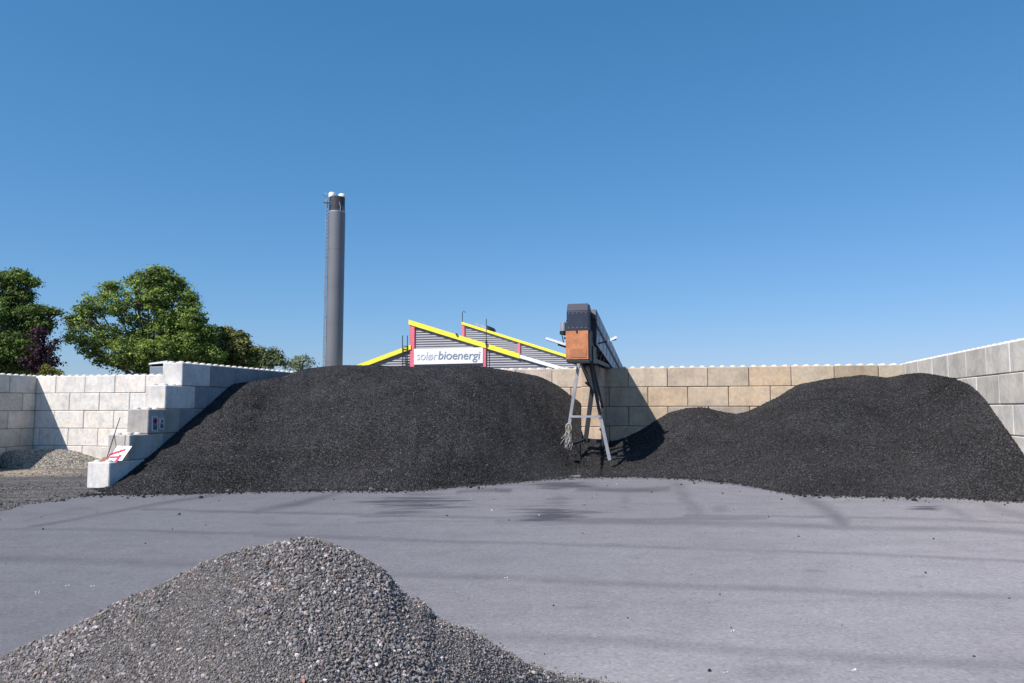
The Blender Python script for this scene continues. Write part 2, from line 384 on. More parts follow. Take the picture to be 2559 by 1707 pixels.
for pts, wd_, k in tracks: mR = np.maximum(mR, 1.0*k*seg_mask(ppx, ppy, pts, wd_)*brk)
ragx = vnoise(GX, GY*6, 1.2, 45, 4)
for (cx, cy), (rx, ry), k in blobs:
    d = np.hypot((PX-cx)/rx, (PY-cy)/ry) + 1.1*ragx + .35*vnoise(GX, GY, .25, 46, 3); mR = np.maximum(mR, k*np.clip(1.5-d*1.15, 0, 1))
# scattered char dust below the heaps
toe_px = [215,250,435,697,1023,1263,1415,1578,1742,1851,1992,2177,2340,2559]
toe_py = [1238,1235,1233,1224.6,1224.6,1206,1193,1190,1197,1210,1235,1239,1239,1254]
dt = PY - np.interp(PX, toe_px, toe_py)
mR = np.maximum(mR, np.where((PX > 250), np.clip(0.75-np.abs(dt)/(9+9*np.clip(vnoise(GX, GY, 1.3, 78, 3)+.3, 0, 1)), 0, 1)*np.clip(.7+1.6*vnoise(GX, GY, .3, 77, 3), 0, 1), 0))
lim = np.interp(PX, [-400, 0, 60, 150, 232, 260], [1330, 1283, 1262, 1254, 1237, 1215])
mG = np.clip((lim - PY + 5*vnoise(GX, GY, 0.5, 9, 3))/2.5, 0, 1) * np.clip((300-PX)/10, 0, 1)
mG = np.where(GX < -26, 1.0, mG); mG = np.where(GY < 3, 0, mG)
mB = np.clip(1.1-np.abs(PY - np.interp(PX, [-300,0,110,230], [1190,1184,1180,1182]))/11, 0, 1)*np.clip((260-PX)/160, 0, 1)*mG*0.9*np.clip(.8+.7*vnoise(GX, GY, .6, 65, 3), 0, 1)
mR = np.maximum(mR, .8*np.clip(1-np.abs(ppy - np.interp(PX, [-100,60,160,235], [1262,1246,1240,1226]))/4, 0, 1)*(PX < 235)*(mG > .5))
mR = np.where(inner, mR, 0); mB = np.where(inner, mB, 0)
dA = np.clip((PX-300)/2300 + (PY-1350)/900*np.clip(PX/1500, 0, 1) + .13*vnoise(GX, GY, 3.1, 61, 4) + .03, 0, 1)**1.35  # base grows paler to the right and towards the viewer
dB = np.clip(.55*np.exp(-((PY-1385)/70)**2)*np.clip((PX-2150)/350, 0, 1) + .30*np.clip(1-np.abs(PY-1313)/7, 0, 1)*np.clip((PX-2000)/200, 0, 1), 0, 1)*np.clip(.8+vnoise(GX, GY, .8, 63, 4), .2, 1.2)
ny, nx = GX.shape; idx = np.arange(ny*nx).reshape(ny, nx)
fq = np.stack([idx[:-1,:-1], idx[:-1,1:], idx[1:,1:], idx[1:,:-1]], -1).reshape(-1, 4)
mesh_np('ground', np.stack([GX, GY, GZ], -1).reshape(-1, 3), fq, M_GROUND, smooth=True,
        col={'marks': np.stack([mR, mG, mB], -1).reshape(-1, 3), 'tone_and_dust': np.stack([dA, dB, dA*0], -1).reshape(-1, 3)}, kind='structure', label='dusty grey asphalt yard crossed by darker tyre tracks')

# ------------------------------------------------------------------ concrete block walls

BL, BW, BH = 1.6, 0.8, 0.8
def block_mesh(name, L, studs):
    import bmesh
    bm = bmesh.new(); r = bmesh.ops.create_cube(bm, size=1.0)
    for v in bm.verts: v.co = Vector((v.co.x*(L-0.018), v.co.y*(BW-0.004), v.co.z*(BH-0.013)+BH/2))
    bmesh.ops.bevel(bm, geom=list(bm.edges), offset=0.024, segments=1, affect='EDGES')
    if studs:
        n = int(round(L/0.4))
        for i in range(n):
            for j in (-0.2, 0.2):
                x = -L/2+0.2+0.4*i
                rings = [(0.12, BH-0.006), (0.10, BH+0.036), (0.06, BH+0.058)]
                vs = [[bm.verts.new((x+rr*math.cos(a*math.pi/5), j+rr*math.sin(a*math.pi/5), z)) for a in range(10)] for rr, z in rings]
                for a in range(2):
                    for k in range(10): bm.faces.new((vs[a][k], vs[a][(k+1)%10], vs[a+1][(k+1)%10], vs[a+1][k]))
                bm.faces.new(vs[2])
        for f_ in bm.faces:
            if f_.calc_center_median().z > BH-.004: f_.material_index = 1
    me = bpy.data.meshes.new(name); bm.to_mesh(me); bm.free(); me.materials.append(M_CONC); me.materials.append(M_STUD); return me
BM = {(L, s): block_mesh('concrete_block', L, s) for L in (0.4, 0.8, 1.2, 1.6) for s in (False, True)}
def place_block(parent, L, x0, z, studs, color, face_y=0.4):
    key = min((0.4, 0.8, 1.2, 1.6), key=lambda a: abs(a-L))
    o = bpy.data.objects.new('concrete_block', BM[(key, studs)]); C.objects.link(o); o.parent = parent
    o.location = (x0+L/2+random.uniform(-.002, .002), face_y+random.uniform(-.008, .008), z)
    o.rotation_euler = (0, 0, random.uniform(-.002, .002)); o.scale = (L/key, 1, 1); o.color = (*color, 1); return o
def tone(base, var=0.10, warm=0.0):
    k = 1+random.uniform(-var, var); w = random.uniform(-warm, warm)
    return (base[0]*k*(1+w), base[1]*k, base[2]*k*(1-w))
def wall(name, origin, rz, x0, x1, top, courses, offs, colf, label, studs_all=False, n_z0=None):
    """straight wall: local x along the face, local y into the wall; offs = joint phase of the top course"""
    w = empty(name, origin, rz, label=label, cat='retaining wall')
    M4 = world_of(w); mm = MB(); mm.hexa([M4 @ Vector((x_, y_, z_)) for z_ in (top-courses*BH+.05, top-.06) for x_, y_ in ((x0+.1, .2), (x1-.1, .2), (x1-.1, .6), (x0+.1, .6))]); mm.build('light_stop_core', M_JOINT, w)  # added core slab, keeps light from leaking through the joints
    for c in range(courses):
        z = top - BH*(c+1); j = offs + (0.8 if c % 2 else 0.0)
        k = math.floor((x0-j)/BL); xa = x0
        while xa < x1-0.05:
            xb = min(x1, j+(k+1)*BL)
            if xb-xa > 0.12: place_block(w, xb-xa, xa, z, studs_all or c == 0, colf(c, (xa+xb)/2))
            xa = max(xb, xa); k += 1
    return w
U_STUB0, U_STUB1 = puz(1451.5, 1000, -1.6)[0], puz(1503, 1000, -1.6)[0]
# back wall of the big bay
u5 = puz(1769, 950, 0)[0]
def col_back(c, x):
    if x < -13: return tone((0.64, 0.52, 0.43), .08, .03)
    if x > -2.2: return tone((0.50, 0.42, 0.32), .14, .05)
    k = random.random()
    return tone((0.61, 0.48, 0.345), .10, .05) if k < .55 else (tone((0.48, 0.41, 0.335), .08, .03) if k < .8 else tone((0.66, 0.55, 0.43), .07, .03))
wall('concrete_block_wall', Wp(0, 0, 0), ROT_UV, -25.66, 0.8, 4.0, 5, u5, col_back,
     'long beige concrete block wall at the back, behind the two black heaps')
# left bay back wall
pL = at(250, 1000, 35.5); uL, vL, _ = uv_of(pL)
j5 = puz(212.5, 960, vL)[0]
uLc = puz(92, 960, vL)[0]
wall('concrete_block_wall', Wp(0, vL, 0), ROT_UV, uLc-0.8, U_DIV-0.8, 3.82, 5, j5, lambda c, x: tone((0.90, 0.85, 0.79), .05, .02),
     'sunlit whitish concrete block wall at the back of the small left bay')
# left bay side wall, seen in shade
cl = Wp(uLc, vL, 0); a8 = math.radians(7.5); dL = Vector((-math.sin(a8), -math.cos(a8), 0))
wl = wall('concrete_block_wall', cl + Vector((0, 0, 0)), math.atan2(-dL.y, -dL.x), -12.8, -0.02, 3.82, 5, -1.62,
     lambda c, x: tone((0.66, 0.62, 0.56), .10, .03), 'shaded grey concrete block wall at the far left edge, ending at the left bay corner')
# stepped divider: five courses, each 0.8 m longer than the one above
wdv = empty('stepped_block_wall', Wp(U_DIV, -12.32, -0.1), 0, label='stepped concrete block wall dividing the bays, its end rising like stairs', cat='retaining wall')
wdv.rotation_euler = (0, 0, math.pi/2 - AZ)
s_front = [12.32, 11.50, 10.70, 9.90, 9.08]
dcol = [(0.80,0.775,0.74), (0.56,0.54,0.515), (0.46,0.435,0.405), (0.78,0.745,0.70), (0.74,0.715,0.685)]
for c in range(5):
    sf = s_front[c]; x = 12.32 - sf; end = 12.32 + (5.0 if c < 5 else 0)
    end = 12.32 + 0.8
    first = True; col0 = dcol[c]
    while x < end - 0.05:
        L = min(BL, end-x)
        place_block(wdv, L, x, c*BH, True, col0 if first else tone((0.33, 0.33, 0.355), .12, .02), face_y=0.4)  # blocks behind the end one carry the side's shade as darker colour
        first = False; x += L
    M4 = world_of(wdv); mm = MB(); mm.hexa([M4 @ Vector((x_, y_, z_)) for z_ in (c*BH+.02, c*BH+BH-.03) for x_, y_ in ((12.32-sf+.15, .2), (end-.1, .2), (end-.1, .6), (12.32-sf+.15, .6))]); mm.build('light_stop_core', M_JOINT, wdv)  # added core per course, stops light showing through the gaps
# right bay side wall
a12 = math.radians(12.3); dR = Vector((-math.sin(a12), -math.cos(a12), 0))
wall('concrete_block_wall', (PR.x, PR.y, 0), math.atan2(dR.y, dR.x), 0.0, 16.0, 4.02, 5, 0.55,
     lambda c, x: tone((0.69, 0.64, 0.565), .09, .02), 'grey concrete block wall along the right edge, running towards the viewer')
# stub wall under the conveyor
st = empty('short_block_pillar', Wp((U_STUB0+U_STUB1)/2, -0.8, 0), ROT_UV, label='short beige block pillar sticking out of the back wall under the conveyor', cat='pillar')
for c in range(5):
    o = place_block(st, BL, -0.8, 3.985-BH*(c+1), c == 0, tone((0.64, 0.49, 0.36), .07, .04), 0.0)
    o.rotation_euler = (0, 0, math.pi/2); o.location = (0, -0.012, o.location.z)

# ------------------------------------------------------------------ heaps
def lerp(x, xs_, ys_): return float(np.interp(x, xs_, ys_))
con_px = [215,283,356,439,513,578.5,600,660,708,760,849,925,1045,1110,1176,1252,1300,1350,1400,1442,1450.5,1451.5,1490,1517,1535,1566,1601,1635,1676,1720,1763,1800,1840,1862,1889,1938,1965,1992,2068,2155,2190,2220,2255,2297,2340,2384,2427,2460,2500,2559,2640]
con_py = [1229,1213,1154,1083,1020,961,957,949,941,922,913,912,917,916,912,923,931,941,968,1001,1006,1093,1098,1101,1102,1093,1075,1053,1029,1018.5,1018,1028,1034,1030,1018,994,978,961,946,936.5,940,943,936,932,937,945,963,996,1052,1137,1250]
def smooth(fn, px, r, hi=1e9):
    return sum(fn(min(px+o, hi)) for o in np.linspace(-r, r, 15))/15
def f_raw(px):  # fraction of the way from toe to wall where the crest sits
    return lerp(px, [215,590,680,800,1200,1300,1350,2600], [1,1,.86,.78,.78,.9,1,1])
def f_at(px): return smooth(f_raw, px, 90) if px > 620 else f_raw(px)
def p_at(px): return smooth(p_raw, px, 45, 1450) if px < 1451 else p_raw(px)
def p_raw(px): return lerp(px, [215,600,1200,1330,1400,1440,1450.6,1451.6,1505,1600,1760,1900,2100,2400,2600], [1.0,.95,.85,1.15,1.6,2.1,2.3,1.0,1.1,1.1,.95,.95,.85,.85,1.0])
V_FRONT = -12.34
def end_point(px, py):
    if px < 283: return hit_v(px, py, V_FRONT)
    if px < 775:
        a = hit_u(px, py, U_DIV)
        return a
    if 1451 < px < 1504: return hit_v(px, py, -1.62)
    pb = hit_v(px, py, 0)
    if px > 2200:
        pr = hit_plane(px, py, PR, Vector((math.cos(a12), -math.sin(a12), 0)))
        if pr.y < pb.y: return pr
    return pb
def heap_grid(x0, x1, step, NT_=90):
    pxs = np.arange(x0, x1+.1, step); P = np.zeros((len(pxs), NT_+14, 3))
    for i, px in enumerate(pxs):
        ty = smooth(lambda q: lerp(q, toe_px + [2640], toe_py + [1262]), px, 22); cy = lerp(px, con_px, con_py) if 1440 < px < 1460 else smooth(lambda q: lerp(q, con_px, con_py), px, 7)
        T = atg(px, ty); cy = min(cy, ty-1.5)
        E = end_point(px, cy)
        if px < 775 and px > 575:
            pb = hit_v(px, cy, 0)
            if pb.y < E.y: E = pb
        fr = f_at(px)
        if E.y < T.y+.3: E = T + (E-T).normalized()*0.3 if (E-T).length > .01 else T+Vector((0,.3,0))
        Yc = T.y + (E.y-T.y)*fr; CR = at(px, cy, Yc); p = p_at(px)
        z0 = gz(T.x) - 0.03; zc = CR.z
        m = (zc-CAMZ)/Yc
        for j in range(NT_):
            tt = j/(NT_-1); x = T.x+(CR.x-T.x)*tt; y = T.y+(CR.y-T.y)*tt
            f = tt**p; z = z0+(zc-z0)*f
            kb = 0.35*smooth(lambda q: lerp(q, [580, 750, 1200, 1430], [0, 1, 1, 0]), px, 60); z = z0+(zc-z0)*((1-kb)*f + kb*math.sin(f*math.pi/2))
            z = min(z, CAMZ + m*y - 0.0)
            P[i, j] = (x, y, z)
        ez = E.z if fr > .995 else zc-0.75*(1-fr)*4
        for j in range(14):
            tt = (j+1)/14; x = CR.x+(E.x-CR.x)*tt; y = CR.y+(E.y-CR.y)*tt
            if fr > .995: y += 0.25*tt; x += .05*tt
            P[i, NT_+j] = (x, y, zc+(ez-zc)*tt*tt)
    # surface irregularities
    X, Y = P[..., 0], P[..., 1]
    j = np.arange(P.shape[1])/(NT_-1); env = np.clip(j*6, 0, 1)*np.clip((1.0-j)*7+.12, 0.12, 1)
    lump = 0.16*vnoise(X, Y, 1.7, 5, 2) + 0.06*vnoise(X, Y, 0.5, 6, 3)
    rill = 0.10*np.clip(vnoise(X*1.0, Y*0.25, 0.55, 13, 2), -1, 0)
    P[..., 2] += (lump+rill)*env[None, :]
    P[..., 2] += 0.018*vnoise(X, Y, 0.12, 14, 2)
    # a few slumps and hollows
    for (hx, hy, r, d) in [(660, 1020, .28, .30), (640, 1045, .22, .22), (1085, 1098, .2, .2), (1080, 1060, .15, .12), (2115, 953, .3, .12), (1960, 1003, .25, .12), (2175, 1130, .2, .1), (895,1003,.12,.08)]:
        if x0 <= hx <= x1:
            i = int(round((hx-x0)/step)); pr_x, pr_y = proj(P[i, :NT_, 0], P[i, :NT_, 1], P[i, :NT_, 2]); k = int(np.argmin(np.abs(pr_y-hy)))
            c0 = P[i, k]; dd = np.hypot((X-c0[0]), (Y-c0[1])*0.8)/r
            P[..., 2] -= d*np.exp(-dd*dd) - 0.6*d*np.exp(-((X-c0[0]+.02)**2+(Y-c0[1]+r*1.6)**2)/(r*r))
    return P
def grid_faces(a, b):
    idx = np.arange(a*b).reshape(a, b)
    return np.stack([idx[:-1,:-1], idx[1:,:-1], idx[1:,1:], idx[:-1,1:]], -1).reshape(-1, 4)
def sample_grid(P, n, wfun=None):
    A, B_, C_, D = P[:-1,:-1], P[1:,:-1], P[1:,1:], P[:-1,1:]
    ar = np.linalg.norm(np.cross(C_-A, D-B_), axis=-1)/2
    if wfun is not None: ar = ar*wfun((A+C_)/2)
    w = ar.ravel()/ar.sum(); k = RNG.choice(len(w), n, p=w)
    s, t_ = RNG.uniform(size=(2, n, 1))
    a, b, c, d = (q.reshape(-1, 3)[k] for q in (A, B_, C_, D))
    return (a*(1-s)+b*s)*(1-t_)+(d*(1-s)+c*s)*t_
def char_cols(n):
    v = 0.010+0.050*RNG.beta(1.1, 2.4, n); v[RNG.uniform(size=n) < .02] = RNG.uniform(.09, .16)
    w = RNG.uniform(-.06, .06, n)
    return np.stack([v*(1.03+w), v*(1.0+w*.3), v*(1.03-w)], 1)
def build_heap(name, x0, x1, n, label):
    P = heap_grid(x0, x1, 5.0)
    loc = tuple(P.reshape(-1, 3).mean(0)*np.array([1, 1, 0]))
    root = empty(name, loc, label=label, cat='heap')
    mesh_np('compacted_grains', P.reshape(-1, 3), grid_faces(*P.shape[:2]), M_CHAR, root, smooth=True, loc=loc)
    pos = sample_grid(P[:, :100], n, lambda m: 1.0/np.maximum(m[..., 1]-14, 4)**0.8)
    patch = np.clip(1+0.35*vnoise(pos[:,0], pos[:,1], 1.3, 40, 3), .6, 1.5)
    s = RNG.uniform(.013, .028, n)*patch
    scl = s[:, None]*np.stack([RNG.uniform(.9, 1.6, n), RNG.uniform(.7, 1, n), RNG.uniform(.4, .8, n)], 1)
    # spill at the toe
    sp_n = n//32; kk = RNG.integers(0, P.shape[0], sp_n); spill = P[kk, 0].copy()
    spill[:, 1] -= RNG.exponential(.22, sp_n); spill[:, 0] += RNG.normal(0, .1, sp_n)
    spill[:, 2] = GS*spill[:, 0]+.012
    cch = char_cols(len(pos)+sp_n); pm = np.clip(1+.45*vnoise(pos[:,0], pos[:,1]+pos[:,2], 1.1, 71, 4), .6, 1.6); cch[:len(pos)] *= pm[:, None]
    pos = np.concatenate([pos, spill]); scl = np.concatenate([scl, np.full((sp_n, 3), .017)*RNG.gamma(2.0, .5, (sp_n, 1))])
    v, f, c = scatter(OCT_V, OCT_F, pos, scl, cch)
    g_ = mesh_np('loose_grains', v, f, M_GRAIN, root, col={'tone': c}, loc=loc); g_['kind'] = 'stuff'
    return P, root
P1, heap1 = build_heap('char_heap', 215, 1560, 140000, 'broad black biochar heap left of the conveyor, lying against the stepped wall')
P2, heap2 = build_heap('char_heap', 1560, 2640, 110000, 'black biochar heap right of the conveyor, piled into the right corner of the walls')

# small pale heap in the left bay
hp = [(-70,1150,1168),(0,1136,1166),(30,1128,1170),(60,1126,1172),(100,1124,1172),(150,1124,1172),(195,1130,1172),(225,1142,1172),(250,1150,1170),(285,1158,1170)]
pxs = np.arange(-70, 286, 4.0); P3 = np.zeros((len(pxs), 40, 3))
for i, px in enumerate(pxs):
    cy = lerp(px, [h[0] for h in hp], [h[1] for h in hp]); ty = lerp(px, [h[0] for h in hp], [h[2] for h in hp])
    T = atg(px, ty); E = hit_v(px, cy, vL)
    if px < 90:
        e2 = hit_plane(px, cy, cl, Vector((math.cos(a8), -math.sin(a8), 0)))
        if e2.y < E.y: E = e2
    CR = at(px, cy, T.y+(E.y-T.y)*.8)
    for j in range(40):
        tt = j/31.0
        if tt <= 1: P3[i, j] = (T.x+(CR.x-T.x)*tt, T.y+(CR.y-T.y)*tt, gz(T.x)-.05+(CR.z-gz(T.x)+.05)*math.sin(tt*math.pi/2)**1.1)
        else:
            q = (j-31)/8; P3[i, j] = (CR.x+(E.x-CR.x)*q, CR.y+(E.y-CR.y)*q, CR.z-.25*q)
P3[..., 2] += .05*vnoise(P3[..., 0], P3[..., 1], .6, 3, 3)
loc3 = tuple(P3.reshape(-1, 3).mean(0)*np.array([1, 1, 0]))
heap3 = empty('gravel_heap', loc3, label='low tan gravel heap half in shade at the foot of the left bay wall', cat='heap')
mesh_np('packed_gravel', P3.reshape(-1, 3), grid_faces(*P3.shape[:2]), M_TANG, heap3, smooth=True, loc=loc3)
pos = sample_grid(P3, 9000); n = len(pos); s = RNG.uniform(.02, .045, n)
v_ = RNG.uniform(.10, .48, n)[:, None]*np.array([[1.05, .95, .82]])
v, f, c = scatter(OCT_V, OCT_F, pos, s[:, None]*RNG.uniform(.6, 1.3, (n, 3)), v_)
mesh_np('loose_grains', v, f, M_GRAIN, heap3, col={'tone': c}, loc=loc3)['kind'] = 'stuff'

# foreground gravel heap
sil = [(-400,1790),(-200,1735),(0,1655),(65,1622),(130,1595),(200,1558),(272,1524),(350,1487),(435,1448),(500,1415),(566,1388),(610,1373),(653,1366),(700,1360),(762,1352),(795,1353),(827,1358),(862,1372),(893,1388),(925,1410),(958,1428),(975,1448),(990,1469),(1010,1492),(1029,1505),(1043,1509),(1056,1513),(1070,1528),(1088,1551),(1130,1570),(1176,1584),(1215,1606),(1252,1627),(1285,1649),(1317,1665),(1365,1682),(1415,1693),(1460,1702),(1510,1708),(1560,1722)]
pxs = np.arange(-400, 1561, 6.0); NB = 150; P4 = np.zeros((len(pxs), NB, 3))
sx_, sy_ = [s_[0] for s_ in sil], [s_[1] for s_ in sil]
def yc4(px): return lerp(px, [-400,0,762,1100,1300,1450,1560], [5.3,5.2,5.0,5.1,5.4,6.0,6.6])
zraw = np.array([at(px, lerp(px, sx_, sy_), yc4(px)).z for px in pxs])
kk_ = np.exp(-(np.arange(-60, 61)/26.0)**2); kk_ /= kk_.sum(); zsm = np.convolve(np.pad(zraw, 60, 'edge'), kk_, 'valid')
for i, px in enumerate(pxs):
    cy = lerp(px, [s_[0] for s_ in sil], [s_[1] for s_ in sil]); Yc = lerp(px, [-400,0,762,1100,1300,1450,1560], [5.3,5.2,5.0,5.1,5.4,6.0,6.6])
    CR = at(px, cy, Yc); g0 = gz(CR.x)
    if CR.z < g0+.004: CR = atg(px, cy)
    for j in range(NB):
        y = 2.4+(9.2-2.4)*j/(NB-1)
        # finer sampling near the crest
        d = y-CR.y; x = CR.x*y/CR.y
        zb_ = CR.z + (zsm[i]-zraw[i])*min(1.0, max(0.0, -d)/.55)
        z = CR.z - .64*(math.sqrt(d*d+.02)-.1414) if d > 0 else zb_ - .50*(math.sqrt(d*d+.02)-.1414)
        P4[i, j] = (x, y, max(z, gz(x)-.03))
zz = P4[..., 2]; up = np.clip((zz-GS*P4[..., 0])*6, 0, 1)
P4[..., 2] += up*(.028*vnoise(P4[..., 0], P4[..., 1], .35, 17, 3)+.008*vnoise(P4[..., 0], P4[..., 1], .06, 18, 2))
loc4 = (-1.5, 5.0, 0.0)
heap4 = empty('gravel_heap', loc4, label='mixed grey gravel heap in the foreground with pale pebbles in it', cat='heap')
mesh_np('packed_gravel', P4.reshape(-1, 3), grid_faces(*P4.shape[:2]), M_GRAV, heap4, smooth=True, loc=loc4)
def w4(m):
    return ((m[..., 2] > GS*m[..., 0]-.0) & (m[..., 1] > 3.3) & (m[..., 1] < 7.2) & (np.abs(m[..., 0]+1.2) < 4)).astype(float)
pos = sample_grid(P4, 115000, w4); n = len(pos)
cl_ = vnoise(pos[:, 0], pos[:, 1], .45, 50, 3)
s = RNG.gamma(3.0, .00135, n)*np.clip(1+.8*cl_, .5, 1.8) + .0026; s = np.minimum(s, .015)
pos[:, 2] += s*.35
scl = s[:, None]*np.stack([RNG.uniform(.9, 1.7, n), RNG.uniform(.7, 1.1, n), RNG.uniform(.5, .9, n)], 1)
tv = .085+.25*RNG.beta(1.5, 2.4, n); lt = RNG.uniform(size=n) < .06*np.clip(1+cl_, .3, 2); tv[lt] = RNG.uniform(.28, .55, lt.sum())
hue = RNG.uniform(size=n); cc = np.stack([tv*1.0, tv*.97, tv*.98], 1)
cc *= np.array([1.07, .99, .95]); cc[hue < .10] *= np.array([1.14, 1.0, .90]); cc[hue > .85] *= np.array([.88, .97, 1.1]); rd = RNG.uniform(size=n) < .0012; cc[rd] = (.42, .16, .12)
v, f, c = scatter(ICO_V, ICO_F, pos, scl, cc, .26)
mesh_np('loose_grains', v, f, M_GRAIN, heap4, col={'tone': c}, loc=loc4)['kind'] = 'stuff'

# loose stones lying about the yard
n = 450; pp = []
while len(pp) < n:
    x = random.uniform(-17, 14); y = random.uniform(5.5, 26) if random.random() < .6 else random.gauss(24, 1.6)
    if y < 5.5 or y > 27: continue
    a_, b_ = proj(x, y, gz(x))
    if b_ > np.interp(a_, toe_px, toe_py)+1 and not (b_ > np.interp(a_, [s_[0] for s_ in sil], [s_[1] for s_ in sil])-2): pp.append((x, y, gz(x)+.004))
for k in range(500):   # crumbs along the gravel heap's right foot
    i = RNG.integers(len(pxs)//2, len(pxs)); px = pxs[i]; py = lerp(px, [s_[0] for s_ in sil], [s_[1] for s_ in sil])
    q = atg(px, py - abs(random.gauss(0, 9)))
    if px > 980: pp.append((q.x, q.y, gz(q.x)+.004))
for px, py in [(90,1480),(165,1465),(228,1466),(90,1484),(1262,1445),(1268,1450),(1420,1190),(1828,1578),(1810,1683),(2131,1677)]:
    q = atg(px, py); pp += [(q.x, q.y, q.z+.004), (q.x+.03, q.y+.02, q.z+.004)]
pos = np.array(pp); n = len(pos); far = pos[:, 1]/12
s = RNG.gamma(1.8, .0029, n)*np.clip(far, .5, 1.5)+.002; tv = np.where(RNG.uniform(size=n) < .22, RNG.uniform(.3, .5, n), RNG.uniform(.02, .13, n))
s[-20:] = .011; tv[-20:] = .55
for px, py, r, k in [(1773,1679,.028,.02),(1827,1569,.018,.03),(2333,1347,.03,.02),(2314,1433,.03,.02),(1383,1514,.02,.02),(1569,1545,.016,.03),(107,1323,.03,.02),(363,1359,.03,.02),(1735,1209,.06,.015),(1703,1212,.05,.015),(1806,1234,.05,.015),(1953,1249,.05,.015),(2434,1642,.02,.04)]:
    r *= .7; q = atg(px, py); pos = np.vstack([pos, [q.x, q.y, q.z+r*.3]]); s = np.append(s, r); tv = np.append(tv, k)
n = len(pos); scl = s[:, None]*RNG.uniform(.6, 1.3, (n, 3)); cc = np.repeat(tv[:, None], 3, 1)
v, f, c = scatter(ICO_V, ICO_F, pos, scl, cc, .2)
mesh_np('loose_gravel', v, f, M_GRAIN, col={'tone': c}, label='stray pebbles and char crumbs strewn over the asphalt yard', kind='stuff')
# soil clods on the left strip
n = 5000; q = np.zeros((n, 3)); m = 0
while m < n:
    px = random.uniform(-60, 240); py = random.uniform(1172, 1275)
    if py > np.interp(px, [-400,0,60,150,232,260], [1330,1283,1262,1254,1237,1215])-1: continue
    a = atg(px, py); q[m] = (a.x, a.y, a.z+.005); m += 1
s = RNG.gamma(2, .005, n)+.004; tv = RNG.uniform(.03, .17, n)
v, f, c = scatter(OCT_V, OCT_F, q, s[:, None]*RNG.uniform(.6, 1.3, (n, 3)), np.stack([tv*1.03, tv, tv*.97], 1))
mesh_np('soil_clods', v, f, M_GRAIN, col={'tone': c}, label='loose dark soil clods covering the ground before the left bay', kind='stuff')

# ------------------------------------------------------------------ conveyor
hu0, hu1, hv = -11.98, -11.22, -6.0
gu0, gu1 = -12.10, -11.06
def uvline(pts, wu0, wu1): pass
root = Wp(-11.6, -4.2, 0.5)
cv = empty('belt_conveyor', root, ROT_UV, label='tall belt conveyor with dark hood and orange front standing between the two black heaps', cat='conveyor')
def vz_prism(mb, u0, u1, pts):     # profile in (v,z), extruded along u
    n = len(pts); a = [Wp(u0, v, z) for v, z in pts]; b = [Wp(u1, v, z) for v, z in pts]
    mb.add(a+b, [tuple(range(n))[::-1], tuple(range(n, 2*n))] + [(i, (i+1) % n, (i+1) % n+n, i+n) for i in range(n)])
m = MB(); vz_prism(m, hu0+.01, hu1-.0, [(hv, 5.03), (hv+1.0, 5.03), (hv+1.0, 5.60), (hv+.55, 5.93), (hv+.20, 5.93), (hv, 5.66)]); hood = m.build('hood', M_HOOD, cv, .012)
m = MB(); vz_prism(m, hu0+.03, hu1-.02, [(hv-.004, 5.69), (hv+.196, 5.955), (hv+.21, 5.935), (hv+.01, 5.67)]); m.build('hood_top_plate', M_HOODTOP, hood)
m = MB(); m.uvbox(hu0-.02, hu1+.03, hv-.03, hv+.02, 5.0, 5.045); m.build('hinge_strip', M_DSTEEL, hood)
m = MB(); m.uvbox(hu0-.02, hu1, hv-.02, hv+.03, 4.0, 5.0); cur = m.build('rubber_curtain', M_RUST, cv, .008)
m = MB(); m.uvbox(hu0+.13, hu1-.06, hv-.034, hv-.018, 4.06, 4.36); m.build('scuffed_patch', M_RUSTD, cur)
m = MB(); m.uvbox(hu0+.34, hu0+.39, hv-.05, hv-.015, 4.92, 4.99); m.build('hook', M_BLACK, cur)
m = MB(); m.uvbox(hu0+.0, hu1+.06, hv+.03, hv+1.3, 3.93, 5.02); m.uvbox(hu0+.02, hu1+.02, hv-.01, hv+.3, 3.88, 3.97)
m.uvbox(hu1-.1, hu1+.10, hv+.5, hv+1.4, 3.9, 4.5); m.build('discharge_box', M_DSTEEL, cv, .01)
ts, bs = .158, .098
def ztop(v): return 5.80 - ts*(v+5.0)
def zbot(v): return 4.60 - bs*(v+5.0)
va, vb = -5.0, 12.0
m = MB(); vz_prism(m, gu1-.02, gu1, [(va, ztop(va)-.50), (vb, ztop(vb)-.50+.3), (vb, ztop(vb)), (va, ztop(va))]); m.build('upper_side_panel', M_PANEL, cv)
m = MB(); vz_prism(m, gu1-.03, gu1-.005, [(va+.0, zbot(va)), (vb, 2.75), (vb, ztop(vb)-.3), (va+.0, ztop(va)-.58)]); m.build('lower_side_panel', M_PANEL, cv)
m = MB(); vz_prism(m, gu1-.01, gu1+.035, [(va-.1, ztop(va)-.58), (vb, ztop(vb)-.32), (vb, ztop(vb)-.2), (va-.1, ztop(va)-.48)]); m.build('side_rail', M_DSTEEL, cv)
m = MB(); vz_prism(m, gu0, gu0+.03, [(va, zbot(va)), (vb, 2.75), (vb, ztop(vb)), (va, ztop(va))]); m.build('far_side_panel', M_PANEL, cv)
m = MB(); vz_prism(m, gu0+.02, gu1-.0, [(va-.25, ztop(va)-.30), (va-.15, ztop(va)+.02), (va+.0, ztop(va)+.03), (vb, ztop(vb)+.03), (vb, ztop(vb)-.03), (va+.1, ztop(va)-.03), (va-.05, ztop(va)-.38)]); m.build('cover', M_HOODTOP, cv)
m = MB(); vz_prism(m, gu1-.22, gu1+.004, [(hv+.9, 5.35), (hv+.9, 5.72), (va-.1, ztop(va)+.0), (va+.22, ztop(va)-.06), (va+.25, 4.95), (va-.1, 4.70)]); m.build('end_plate', M_DSTEEL, cv)
